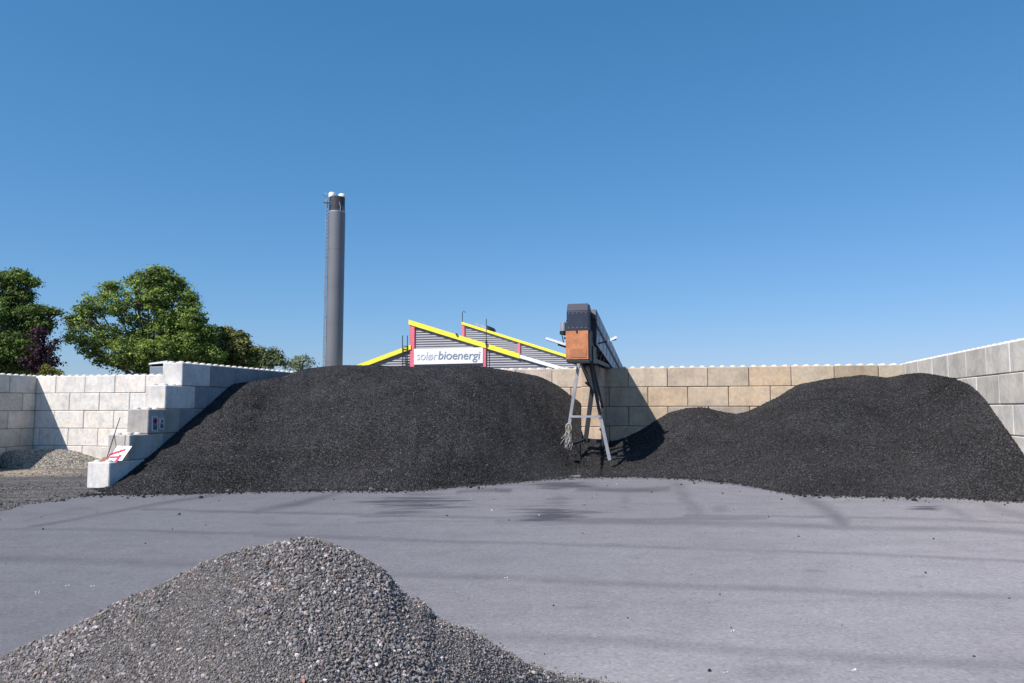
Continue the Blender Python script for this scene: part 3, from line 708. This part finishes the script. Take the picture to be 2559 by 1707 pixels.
m = MB(); vz_prism(m, gu0+.03, gu1-.03, [(va, zbot(va)+.02), (vb, 2.80), (vb, 2.9), (va, zbot(va)+.12)]); m.build('belt_pan', M_DSTEEL, cv)
# underside frame
for uu in (gu0+.06, gu1-.10):
    m = MB(); m.bar(Wp(uu, hv+.6, 4.02), Wp(uu, .9, zbot(.9)+.03), .09, .14); m.build('underside_beam', M_DSTEEL, cv)
for k in range(4):
    m = MB(); m.bar(Wp(gu1-.1, -5.2+k*.9, 4.1), Wp(gu1-.1, -4.8+k*.9, zbot(-4.8+k*.9)), .05); m.build('lattice_strut', M_DSTEEL, cv)
# motor
mt = MB(); cx = hu0-.16
mt.tube([Wp(cx, hv+.35, 5.02), Wp(cx, hv+.35, 5.32)], .11, 16); mo = mt.build('motor', M_STEEL, cv)
m = MB(); m.tube([Wp(cx, hv+.35, 4.90), Wp(cx, hv+.35, 5.02)], .135, 16); m.bar(Wp(cx, hv+.35, 4.93), Wp(hu0+.05, hv+.35, 4.93), .12); m.build('gear_case', M_BLACK, mo)
m = MB(); m.bar(Wp(cx+.02, hv+.35, 4.77), Wp(hu0+.05, hv+.35, 4.77), .06); m.build('bracket', M_BLACK, mo); m = MB(); m.bar(Wp(hu0-.06, hv+.35, 5.38), Wp(hu0+.05, hv+.35, 5.36), .06); m.build('bracket', M_BLACK, mo)
# white guide wings
def wing(a, b, Y, w):
    A = at(a[0], a[1], Y); B = at(b[0], b[1], Y); mm = MB(); mm.bar(A, B, .16, .09, up=(0, 0, 1)); return mm
wq = wing((1364, 846), (1414, 862), 27.2, .1).build('guide_wing', M_WHITE, cv, .01)
m = MB(); m.bar(at(1394, 861, 27.2), at(1416, 868, 27.2), .06); m.build('wing_bracket', M_BLACK, wq)
wq = wing((1517, 854), (1541, 843), 28.0, .1).build('guide_wing', M_WHITE, cv, .01)
m = MB(); m.bar(at(1480, 862, 28.0), at(1540, 848, 28.0), .05); m.build('wing_bracket', M_DSTEEL, wq)
# legs
LV = -4.2
def W2(px, py, v): return hit_v(px, py, v)
for (a, b, v, w, mt_) in [((1447,902),(1414,1120),LV,.11,M_STEEL), ((1474,902),(1500,1040),LV,.11,M_DSTEEL), ((1499.5,1036),(1524,1150),LV,.12,M_STEEL)]:  # right leg's upper half: its shade put in as dark steel
    m = MB(); m.bar(W2(*a, v), W2(*b, v), w, .10, up=tuple(V)); m.build('leg', mt_, cv)
m = MB(); m.bar(W2(1424, 1041, LV-.03), W2(1502, 1041, LV-.03), .10, .08); m.build('cross_bar', M_STEEL, cv)
for (a, b, v, w) in [((1452,905),(1481,975),-3.1,.13), ((1481,965),(1463,1104),-3.1,.16), ((1480,905),(1506,1020),-3.1,.09)]:
    m = MB(); m.bar(W2(*a, v), W2(*b, v), w, .12, up=tuple(V)); m.build('rear_leg', M_DSTEEL, cv)
m = MB(); m.bar(W2(1434, 1110, -4.0), W2(1466, 1096, -3.0), .07); m.bar(W2(1462, 1101, -3.0), W2(1522, 1103, -3.0), .14); m.bar(W2(1450, 1105, -3.6), W2(1450, 1140, -3.6), .05)
m.build('foot_frame', M_DSTEEL, cv)
m = MB(); m.bar(W2(1463, 955, -3.12), W2(1474, 965, -3.12), .08); m.build('bolt_plate', M_DSTEEL, cv)
m = MB(); m.bar(W2(1500, 1070, -3.2), W2(1508, 1082, -3.2), .1); m.build('bolt_plate', M_DSTEEL, cv)
for k in range(9):      # seams of the side sheets and return rollers under the belt
    v_ = va+.75+k*1.15
    m = MB(); m.bar(Wp(gu1+.006, v_, zbot(v_)+.05), Wp(gu1+.006, v_, ztop(v_)-.03), .03, .02, up=tuple(U)); m.build('sheet_seam', M_STEEL, cv)
    m = MB(); m.tube([Wp(gu0+.1, v_, zbot(v_)-.03), Wp(gu1-.06, v_, zbot(v_)-.03)], .05, 8); m.build('return_roller', M_DSTEEL, cv)
m = MB(); m.tube([Wp(cx, hv+.42, 5.3), Wp(cx-.12, hv+.5, 5.1), Wp(cx-.05, hv+.7, 4.6), Wp(hu0-.02, hv+1.0, 4.35), Wp(gu0-.03, hv+1.6, 4.75), Wp(gu0-.03, -2.0, 4.5), Wp(gu0-.03, 2.0, 4.2)], .018, 6); m.build('cable', M_BLACK, cv)
for k in range(5):
    for zz_ in (5.09, 5.60):
        m = MB(); q_ = Wp(hu0+.08+k*.15, hv, zz_); m.tube([q_+V*.01, q_-V*.016], .014, 6); m.build('bolt', M_STEEL, hood)
# tangled rope
rp = MB()
for k in range(13):
    a = W2(1421+random.uniform(-2, 2), 1063+random.uniform(-3, 6), LV-.12); path = [a]
    ex = 1421+random.uniform(-20, 12); ey = 1105+random.uniform(-10, 22)
    ph = random.uniform(0, 6); am = random.uniform(1.5, 5)
    for j in range(1, 13):
        tt = j/12; path.append(W2(1421+(ex-1421)*tt+am*math.sin(tt*7+ph)*min(1, tt*2), 1066+(ey-1066)*tt, LV-.12-.1*math.sin(tt*5+ph)-.55*tt*0))
    rp.tube(path, random.uniform(.010, .018), 5)
for k in range(3):
    rp.tube([W2(1421+7*math.cos(a)+random.uniform(-1, 1), 1070+12*math.sin(a), LV-.13-.02*k) for a in np.linspace(0, 6.28, 16)], .014, 5)
rp.build('rope', M_ROPE, None, label='frayed pale rope tangle hanging from the left leg of the conveyor', cat='rope')

# ------------------------------------------------------------------ things on the stepped wall
topz = -0.1 + BH + .01
vF2 = -11.50 - .02
B0 = hit_v(270, 1158, -12.0); B1 = hit_v(304, 1161, -12.0); T1 = hit_v(330, 1115, vF2-.04); T0 = hit_v(292, 1114, vF2-.04)
for q in (B0, B1): q.z = topz+.02
m = MB(); off = -V*.025; m.prism([B0, B1, T1, T0], V*.02)
bd = m.build('leaning_board', M_WHITE, None, .004, label='white board with a red sprayed mark leaning on the lowest wall step', cat='board')
nb = (B1-B0).cross(T0-B0).normalized()
if nb.y > 0: nb = -nb
def onb(px, py):
    d = ray(px, py); P0 = B0+nb*.008; tt = (P0-O).dot(nb)/d.dot(nb); return O+d*tt
def zb(x, y): return 180+x/6.535, 1000+y/6.535
m2 = MB()
for (a, b, w) in [((600, 895), (872, 803), .085), ((620, 935), (785, 922), .07), ((795, 890), (705, 1020), .09)]:
    A = onb(*zb(*a)); Bq = onb(*zb(*b)); d = (Bq-A).normalized(); r = nb.cross(d).normalized()*w/2
    ring = [A-r, Bq-r*1.1, Bq+r*.8, A+r]
    m2.prism(ring, nb*.004)
inv = world_of(bd); m2.build('sprayed_mark', M_RED, bd)
# spade with triangular handle
tl = empty('garden_spade', hit_v(266, 1150, -11.95), label='thin dark handled spade with a rusty blade standing beside the white board', cat='spade')
m = MB(); vv = -11.85
m.tube([hit_v(*zb(785, 285), vv+.2), hit_v(*zb(735, 430), vv+.15), hit_v(*zb(690, 570), vv+.1), hit_v(*zb(572, 930), vv-.1)], .014, 6)
m.tube([hit_v(*zb(690, 570), vv+.1), hit_v(*zb(722, 765), vv), hit_v(*zb(590, 935), vv-.1)], .012, 6)
m.build('handle', M_BLACK, tl)
m = MB(); A = hit_v(*zb(430, 1020), vv-.15); Bq = hit_v(*zb(560, 1030), vv-.15); Cq = hit_v(*zb(600, 925), vv-.1); D = hit_v(*zb(500, 935), vv-.1)
m.prism([A, Bq, Cq, D], V*.015+Vector((0, 0, .004))); m.build('blade', plain('rusty_blade', (.30, .15, .11), .8, .2, .3, 9), tl)
# notices on the shaded wall face
def plate(x0, x1, y0, y1, lab, redmark):
    P = [hit_u(x, y, U_DIV+.02) for x, y in ((x0, y1), (x1, y1), (x1, y0), (x0, y0))]
    r = empty('notice_plate', P[0], label=lab, cat='sign', group=None)
    mm = MB(); mm.prism(P, U*.008); mm.build('plate', M_NOTICE, r)
    def q(a, b, o=.012): return P[0]+(P[1]-P[0])*a+(P[3]-P[0])*b+U*o
    mm = MB()
    for (a, b, c_, d) in ((0, 0, 1, 0), (1, 0, 1, 1), (1, 1, 0, 1), (0, 1, 0, 0)): mm.bar(q(a, b, .006), q(c_, d, .006), .022)
    mm.build('border', M_WHITE, r)
    mm = MB(); ring = [q(.5+.36*math.cos(t_), .70+.17*math.sin(t_)) for t_ in np.linspace(0, 6.28, 17)]
    mm.tube(ring, .012, 5)
    mm.bar(q(.25, .82), q(.75, .58), .02)
    mm.build('warning_symbol', M_RED if redmark else M_WHITE, r)
    mm = MB(); mm.bar(q(.42, .62, .011), q(.58, .80, .011), .05); mm.build('pictogram', M_BLACK, r)
    mm = MB()
    for k in range(3): mm.bar(q(.18, .36-.1*k), q(.82, .36-.1*k), .016)
    mm.build('print_lines', M_DSTEEL, r)
plate(380, 393.5, 1042, 1077, 'tall pale framed notice with a red symbol on the shaded wall step', True)
plate(398.5, 409, 1045, 1072, 'small notice with a white ring symbol on the shaded wall, beside the red one', False)
# bin behind the left bay wall
bn = empty('waste_container', at(392, 1000, 38.5)*1.0 - Vector((0, 0, at(392, 1000, 38.5).z)), label='blue grey plastic container with lid peeking over the left bay wall', cat='container')
a = at(380, 934, 38.5); b = at(412, 917, 38.5)
m = MB(); m.hexa([Vector((a.x+.14, 38.3, .0)), Vector((b.x+.2, 38.3, .0)), Vector((b.x+.2, 39.4, 0)), Vector((a.x+.14, 39.4, 0)),
                  Vector((a.x, 38.2, b.z)), Vector((b.x+.25, 38.2, b.z+.02)), Vector((b.x+.25, 39.5, b.z)), Vector((a.x, 39.5, b.z))]); m.build('body', M_BINB, bn, .03)
m = MB(); zt = at(380, 912.5, 38.5).z; zl = at(380, 908, 38.5).z
m.hexa([Vector((a.x-.06, 38.15, zt)), Vector((b.x+.3, 38.15, zt+.08)), Vector((b.x+.3, 39.55, zt+.08)), Vector((a.x-.06, 39.55, zt)),
        Vector((a.x-.02, 38.2, zl)), Vector((b.x+.25, 38.2, zl+.12)), Vector((b.x+.25, 39.5, zl+.14)), Vector((a.x-.02, 39.5, zl))]); m.build('lid', M_BINL, bn, .02)
m = MB(); m.box((a.x+.45, 38.9, (b.z+zt)/2), (.8, 1.1, .12)); m.build('rim', M_BLACK, bn)

# ------------------------------------------------------------------ chimney
CY = 62.0; cb = at(835, 922, CY); ctp = at(841, 533, CY); R_ = 43/2*CY/F_PX*.99
cx = (cb.x+ctp.x)/2
ch = empty('factory_chimney', (cx, CY, 0), label='tall grey steel factory chimney with a sooty dark top', cat='chimney')
m = MB(); m.tube([Vector((cx, CY, z)) for z in np.linspace(0, ctp.z, 9)], R_, 40); m.build('stack', M_CHIM, ch)
for k in range(1, 6):
    m = MB(); m.tube([Vector((cx, CY, ctp.z*k/6-.03)), Vector((cx, CY, ctp.z*k/6+.03))], R_*1.012, 40); m.build('weld_seam', M_CHIM, ch)
zt2 = at(841, 494, CY).z
m = MB(); m.tube([Vector((cx, CY, ctp.z-.02)), Vector((cx, CY, ctp.z+.10))], R_*1.0, 40); m.build('collar', M_STEEL, ch)
m = MB(); m.tube([Vector((cx, CY, ctp.z)), Vector((cx, CY, zt2))], R_*.93, 32); m.build('sooty_sleeve', M_CHIMD, ch)
m = MB(); m.tube([Vector((cx+R_*.55, CY-R_*.75, ctp.z+.05)), Vector((cx+R_*.62, CY-R_*.78, ctp.z+.4)), Vector((cx+R_*.45, CY-R_*.85, ctp.z+.8))], .04, 6); m.build('bracket', M_STEEL, ch); m = MB()
m.tube([Vector((cx+R_*.85, CY-R_*.45, ctp.z+.05)), Vector((cx+R_*.80, CY-R_*.5, ctp.z+.5))], .04, 6); m.build('bracket', M_STEEL, ch)
m = MB()
for (dx, hh) in ((-.42, .42), (.38, .30)):
    m.tube([Vector((cx+dx*R_/.68, CY, zt2)), Vector((cx+dx*R_/.68, CY, zt2+hh*.8)), Vector((cx+dx*R_/.68, CY, zt2+hh))], [.27, .27, .2], 16)
m.build('flue_cap', M_CAP, ch)
m = MB(); lx = cx-R_-.06; lz = at(812, 500, CY).z
for dy in (-.2, .2): m.tube([Vector((lx, CY-.35+dy, 0)), Vector((lx, CY-.35+dy, lz))], .028, 5)
for k in range(int(lz/.32)): m.bar(Vector((lx-.03, CY-.55, k*.32)), Vector((lx-.03, CY-.15, k*.32)), .03)
for k in range(int(lz/1.6)): m.bar(Vector((lx, CY-.3, k*1.6)), Vector((cx-R_*.8, CY-.2, k*1.6)), .05)
m.build('ladder', M_STEEL, ch)
m = MB(); pz = at(805, 507, CY).z
for z in (pz, pz+.55): m.tube([Vector((lx+.1-.42*math.sin(a_), CY-.2+.55*math.cos(a_), z)) for a_ in np.linspace(0, math.pi, 9)], .025, 5)
m.bar(Vector((lx-.25, CY-.2, pz)), Vector((lx+.4, CY-.2, pz)), .35, .04); m.build('rest_platform', M_STEEL, ch)

# ------------------------------------------------------------------ factory halls
VB = 24.0
def bp(px, py, v=VB): return hit_v(px, py, v)
fh = empty('factory_hall', Wp(*[puz(1125, 950, VB)[0], VB, 0]), ROT_UV, label='grey ribbed factory hall with yellow roof edge and company sign behind the heap', cat='building')
def dropz(p, z=0.0): q = p.copy(); q.z = z; return q
def wallpoly(mb, pts, depth): # pts top outline left to right; go down to ground
    ring = [dropz(pts[0]), dropz(pts[-1])] + list(reversed(pts)); mb.prism(ring, V*depth)
m = MB(); wallpoly(m, [bp(1024, 805), bp(1299, 894), bp(1420, 928)], 14); m.build('wall', M_CLAD, fh)
m = MB(); wallpoly(m, [bp(868, 925), bp(1024, 869)], 14); m.build('side_wall', M_CLAD, fh)
def strip(a, b, th, v0=-.18, dep=.3, V0=VB):
    A = bp(*a, V0)+V*v0; B = bp(*b, V0)+V*v0; sc = th*(A.y)/F_PX
    return [A-Vector((0, 0, sc)), B-Vector((0, 0, sc)), B, A], dep
def addstrip(name, mat, a, b, th, parent, V0=VB, v0=-.18, dep=.3):
    P, d = strip(a, b, th, v0, d_ if False else dep, V0); mm = MB(); mm.prism(P, V*d); return mm.build(name, mat, parent)
addstrip('roof_edge', M_YEL, (1023, 799.5), (1299, 884), 12, fh, dep=.35)
addstrip('roof', M_STEEL, (1024, 800.5), (1299, 885), 4, fh, v0=.18, dep=14.2)
addstrip('roof_edge', M_WHITE, (1299, 886), (1425, 923), 9, fh, v0=-.15, dep=.32)
addstrip('roof', M_STEEL, (1299, 887), (1425, 924), 4, fh, v0=.18, dep=14.2)
addstrip('roof_edge', M_YEL, (850, 929), (1029, 862), 11, fh, v0=-.2, dep=.36)
addstrip('roof', M_STEEL, (852, 930), (1024, 865), 4, fh, v0=.18, dep=14.2)
def post(x0, x1, y0, y1, V0, par):
    mm = MB(); A = bp(x0, y1, V0); B = bp(x1, y0, V0); u0 = uv_of(A)[0]; u1 = uv_of(bp(x1, y1, V0))[0]
    mm.uvbox(u0, u1, V0-.12, V0+.2, 0, B.z); mm.build('corner_post', M_PINK, par)
post(1025.5, 1036, 812, 930, VB, fh); post(1208.5, 1215, 869, 925, VB, fh)
# sign
SP = [bp(1036.5, 911.5)-V*.16, bp(1208, 907.5)-V*.16, bp(1208, 868.5)-V*.16, bp(1036.5, 872.5)-V*.16]
m = MB(); m.prism(SP, V*.10); sg = m.build('sign_board', M_WHITE, fh)
bpy.context.view_layer.update()
def lettering(txt, x0px, x1px, basepx, hpx, mat, weight):
    cu = bpy.data.curves.new('lettering', 'FONT'); cu.body = txt; cu.size = 1; cu.extrude = .01; cu.offset = weight; cu.space_character = .97
    to = bpy.data.objects.new('lettering_source', cu); C.objects.link(to); bpy.context.view_layer.update()
    dg = bpy.context.evaluated_depsgraph_get(); me = bpy.data.meshes.new_from_object(to.evaluated_get(dg))
    bpy.data.objects.remove(to)
    a = np.array([v.co[:] for v in me.vertices]); w = a[:, 0].max()-a[:, 0].min(); x0 = a[:, 0].min()
    A = bp(x0px, basepx)-V*.185; B = bp(x1px, basepx)-V*.185; ww = (B-A).length; H = hpx*A.y/F_PX   # H = height of ascender
    sz = H/0.72; k = 1/(sz*w/ww)
    asc = .70
    ux = (B-A).normalized(); a[:, 0] += a[:, 1]*.16; w = a[:, 0].max()-a[:, 0].min(); x0 = a[:, 0].min()
    vs = [A + ux*((x-x0)/w*ww) + Vector((0, 0, y*H/asc)) - V*(z*.6) for x, y, z in a]
    inv = world_of(sg).inverted()
    for v, p in zip(me.vertices, vs): v.co = inv @ p
    me.materials.clear(); me.materials.append(mat)
    o = bpy.data.objects.new('lettering', me); C.objects.link(o); o.parent = sg
    return o
lettering('sol\u00f8r', 1043, 1095, 899.5, 21, M_TXT1, -.004)
lettering('bioenergi', 1097, 1202, 898, 21, M_TXT2, .0)
# ladder on the hall's left part and gooseneck lamps/aerials
m = MB(); v0 = VB-.25
for x in (1006, 1018): m.tube([bp(x, 925, v0), bp(x, 840, v0), bp(x+1.5, 838, v0)], .035, 5)
for k in range(9): m.bar(bp(1006, 865+k*7, v0), bp(1018, 865+k*7, v0), .04)
m.build('ladder', M_DSTEEL, fh)
m = MB(); m.tube([bp(1215.5, 925, v0), bp(1215.5, 797, v0)], .03, 5); m.box(bp(1215.5, 857, v0), (.14, .14, .3)); m.build('aerial', M_DSTEEL, fh)
m = MB(); m.box(bp(1141, 835, v0), (.15, .15, .1)); m.build('roof_lamp', M_DSTEEL, fh)
# second hall behind
VB2 = 36.0
f2 = empty('factory_hall', Wp(puz(1300, 950, VB2)[0], VB2, 0), ROT_UV, label='second ribbed hall with thin yellow roof edge, partly hidden by the orange conveyor head', cat='building')
m = MB(); wallpoly(m, [bp(1155, 808, VB2), bp(1480, 911, VB2)], 16); m.build('wall', M_CLAD, f2)
addstrip('roof_edge', M_YEL, (1155, 804.5), (1500, 913), 6.5, f2, V0=VB2, dep=.4)
addstrip('roof', M_STEEL, (1156, 806), (1500, 914), 3, f2, V0=VB2, v0=.24, dep=16.2)
post(1155, 1161, 811, 930, VB2, f2); post(1295, 1300.5, 853, 930, VB2, f2)
m = MB(); vz0 = VB2+3
m.tube([bp(1155.5, 806, VB2-.1), bp(1155.5, 782, VB2-.1), bp(1158, 777, VB2-.1), bp(1163, 781, VB2-.1)], .035, 5); m.build('aerial', M_DSTEEL, f2)
m = MB(); a = [bp(1182, 812, vz0), bp(1220, 825, vz0), bp(1220, 818, vz0), bp(1190, 806, vz0), bp(1184, 807, vz0)]; m.prism(a, V*2); sk = m.build('rooflight', M_PANEL, f2)
m = MB(); m.prism([bp(1217, 826, vz0-.1), bp(1225, 823, vz0-.1), bp(1222, 816, vz0-.1), bp(1217, 813, vz0-.1)], V*2.2); m.build('hatch', M_BLACK, sk)

# ------------------------------------------------------------------ trees
def tree(name, Y, base_px, lobes, nleaf, leaf, pal, label, cat='tree', trunk_r=.28, clump_r=.45, shell=.5, depth=1.0, seed=1, limbs=True, gz0=0.0, grp=None, per=26, cov=1.0):
    rg = np.random.default_rng(seed); b = at(base_px, 1000, Y)
    root = empty(name, (b.x, Y, gz0), label=label, cat=cat, group=grp)
    cs = []; rs = []
    for (px, py, r) in [l[:3] for l in lobes]:
        q = at(px, py, Y); R = r*Y/F_PX; cs.append(np.array([q.x, q.y + rg.uniform(-.5, .5)*R*depth, q.z])); rs.append(R)
    cs = np.array(cs); rs = np.array(rs); w = rs**1.9*np.array([l[3] if len(l) > 3 else 1.0 for l in lobes]); w /= w.sum()
    nc = max(8, int(nleaf/per)); k = rg.choice(len(cs), nc, p=w)
    d = rg.normal(size=(nc, 3)); d /= np.linalg.norm(d, axis=1)[:, None]
    rad = rs[k]*(shell+(1-shell)*rg.uniform(size=nc))**.7*rg.uniform(.75, 1.06, nc)
    cc = cs[k] + d*rad[:, None]*np.array([1, depth, .92])
    ci = np.repeat(np.arange(nc), per); n = len(ci)
    cr = clump_r*rg.uniform(.5, 1.3, nc)[ci]
    dd = rg.normal(size=(n, 3)); dd /= np.linalg.norm(dd, axis=1)[:, None]
    p = cc[ci] + dd*(cr*rg.uniform(size=n)**.5)[:, None]*np.array([1.15, 1.15, .6])
    # leaves: quads whose normals lean outwards/upwards
    nm = dd*.5 + d[ci]*.5 + np.array([0, 0, .5]) + rg.normal(size=(n, 3))*.55; nm /= np.linalg.norm(nm, axis=1)[:, None]
    t1 = np.cross(nm, rg.normal(size=(n, 3))); t1 /= np.linalg.norm(t1, axis=1)[:, None]; t2 = np.cross(nm, t1)
    L = leaf*rg.uniform(.6, 1.35, n)[:, None]; Wd = L*rg.uniform(.45, .75, (n, 1))
    v = np.stack([p-t1*L/2, p+t2*Wd/2+nm*L*.08, p+t1*L/2, p-t2*Wd/2+nm*L*.08], 1).reshape(-1, 3)
    f = np.arange(4*n).reshape(-1, 4)
    pal = np.array(pal); mixw = np.clip(rg.normal(.45, .22, nc), 0, 1)[ci] + rg.normal(0, .12, n); mixw = np.clip(mixw, 0, 1)[:, None]
    colr = pal[0]*(1-mixw)+pal[1]*mixw; colr *= rg.uniform(.8, 1.2, (n, 1))
    loc = (b.x, Y, gz0)
    mesh_np('crown', v, f, M_LEAF, root, col={'tone': np.repeat(colr, 4, axis=0)}, loc=loc)
    m = MB(); cz = float(np.average(cs[:, 2], weights=rs)); top = Vector((b.x, Y, gz0+(cz-gz0)*.75))
    m.tube([Vector((b.x, Y, gz0-.1)), Vector((b.x+.08, Y, gz0+.4*(cz-gz0))), top], [trunk_r*1.25, trunk_r, trunk_r*.6], 9)
    m.build('trunk', M_BARK, root)
    if limbs:
        m = MB()
        for c_, R in zip(cs, rs):
            s0 = Vector((b.x, Y, gz0+(cz-gz0)*rg.uniform(.3, .7))); e0 = Vector(c_)
            mid = s0.lerp(e0, .5)+Vector((rg.uniform(-.3, .3), rg.uniform(-.3, .3), .25*R))
            m.tube([s0, mid, e0], [trunk_r*.28, trunk_r*.16, .03], 6)
            for q in range(5):
                dv = Vector(rg.normal(size=3)).normalized()*R*.85; m.tube([mid.lerp(e0, rg.uniform(.3, 1)), e0+dv*.6+Vector((0, 0, .1)), e0+dv], [.04, .025, .01], 5)
        m.build('limbs', M_BARK, root)
    return root
G_LIT = [(0.030, 0.060, 0.012), (0.13, 0.21, 0.035)]; G_DARK = [(0.018, 0.036, 0.014), (0.055, 0.10, 0.03)]
# big tree: airy lit left half and dense right half in one crown
bigl = [(215,870,28),(190,838,32),(185,800,26),(225,800,36),(265,840,44),(240,760,34),(270,720,28),(300,760,42),(330,800,50),(345,740,40),(330,700,26),(375,700,34),(405,690,32),(430,705,32),(455,735,30),(400,750,44),(245,895,26),(290,905,30),(330,880,44),(200,770,16),(172,800,14),
        (400,820,56),(450,800,50),(490,800,34),(440,870,52),(490,860,48),(520,830,24),(500,905,40),(540,885,22),(390,880,46),(360,910,32),(345,850,36),(470,760,28)]
bigl = [(a, b, r, .55 if a < 350 else .9) for a, b, r in bigl]
tree('broadleaf_tree', 47, 372, bigl, 64000, .145, [(0.030, 0.065, 0.014), (0.38, 0.50, 0.10)], 'large broad green tree rising behind the left bay wall', trunk_r=.38, clump_r=.36, depth=1.3, seed=4, shell=.35)
tree('dark_evergreen_tree', 52, 470, [(430,850,40),(470,850,46),(505,870,44),(450,900,45),(520,905,36),(400,905,34),(545,900,28)], 22000, .20, [(0.012, 0.026, 0.011), (0.04, 0.065, 0.022)],
     'dense dark green tree filling in behind the big one, just above the stepped wall', depth=1.0, seed=9, shell=.3, clump_r=.4)
tree('spruce_tree', 44, -20, [(0,700,34),(45,690,26),(70,700,22),(85,706,14),(20,735,40),(55,735,20),(70,745,14),(10,780,46),(60,785,34),(100,775,16),(118,778,14),(135,781,10),(150,783,7),(30,830,52),(90,808,34),(112,812,16),(-10,870,60),(55,870,48),(30,915,50),(80,915,30)],
     44000, .145, [(0.020, 0.045, 0.014), (0.21, 0.31, 0.06)], 'tall dark green tree cut by the left picture edge, with one branch reaching right', trunk_r=.34, clump_r=.38, depth=1.1, seed=6, shell=.3)
tree('copper_beech', 42.5, 108, [(100,835,24),(90,870,28),(112,880,24),(130,868,16),(140,852,9),(100,910,28),(130,905,20),(75,905,22)], 3600, .14, [(0.016, 0.007, 0.014), (0.075, 0.028, 0.045)],
     'small purple leaved tree beside the tall dark tree at the left', trunk_r=.14, clump_r=.3, seed=12, shell=.3, per=18)
tree('golden_shrub', 40, 122, [(118,918,9),(125,928,14),(140,932,12),(108,932,10),(152,938,8)], 1500, .10, [(0.10, 0.12, 0.02), (0.30, 0.27, 0.05)],
     'yellow green shrub tip just above the left bay wall', 'shrub', trunk_r=.05, clump_r=.16, seed=3, per=10, limbs=False)
tree('olive_green_tree', 50, 592, [(560,835,26),(590,845,30),(555,870,32),(600,875,34),(630,885,24),(620,905,26),(580,905,30),(540,880,22)], 14000, .19, [(0.05, 0.07, 0.02), (0.30, 0.30, 0.08)],
     'rounded yellowish green tree right of the dense dark one', depth=1.1, seed=15, shell=.35, clump_r=.36)
tree('distant_bush', 60, 680, [(660,885,20),(685,885,16),(672,905,22),(700,900,16),(645,905,18)], 3200, .19, [(0.07, 0.11, 0.05), (0.24, 0.28, 0.12)],
     'wispy green bush between the olive tree and the chimney', 'bush', trunk_r=.08, clump_r=.42, seed=18, per=14, limbs=False)
tree('distant_bush', 64, 755, [(735,905,16),(755,900,18),(775,912,14),(745,920,18),(720,915,14)], 1500, .17, [(0.10, 0.14, 0.08), (0.26, 0.30, 0.15)],
     'thin pale bush standing nearest the chimney', 'bush', trunk_r=.06, clump_r=.4, seed=21, per=10, limbs=False)
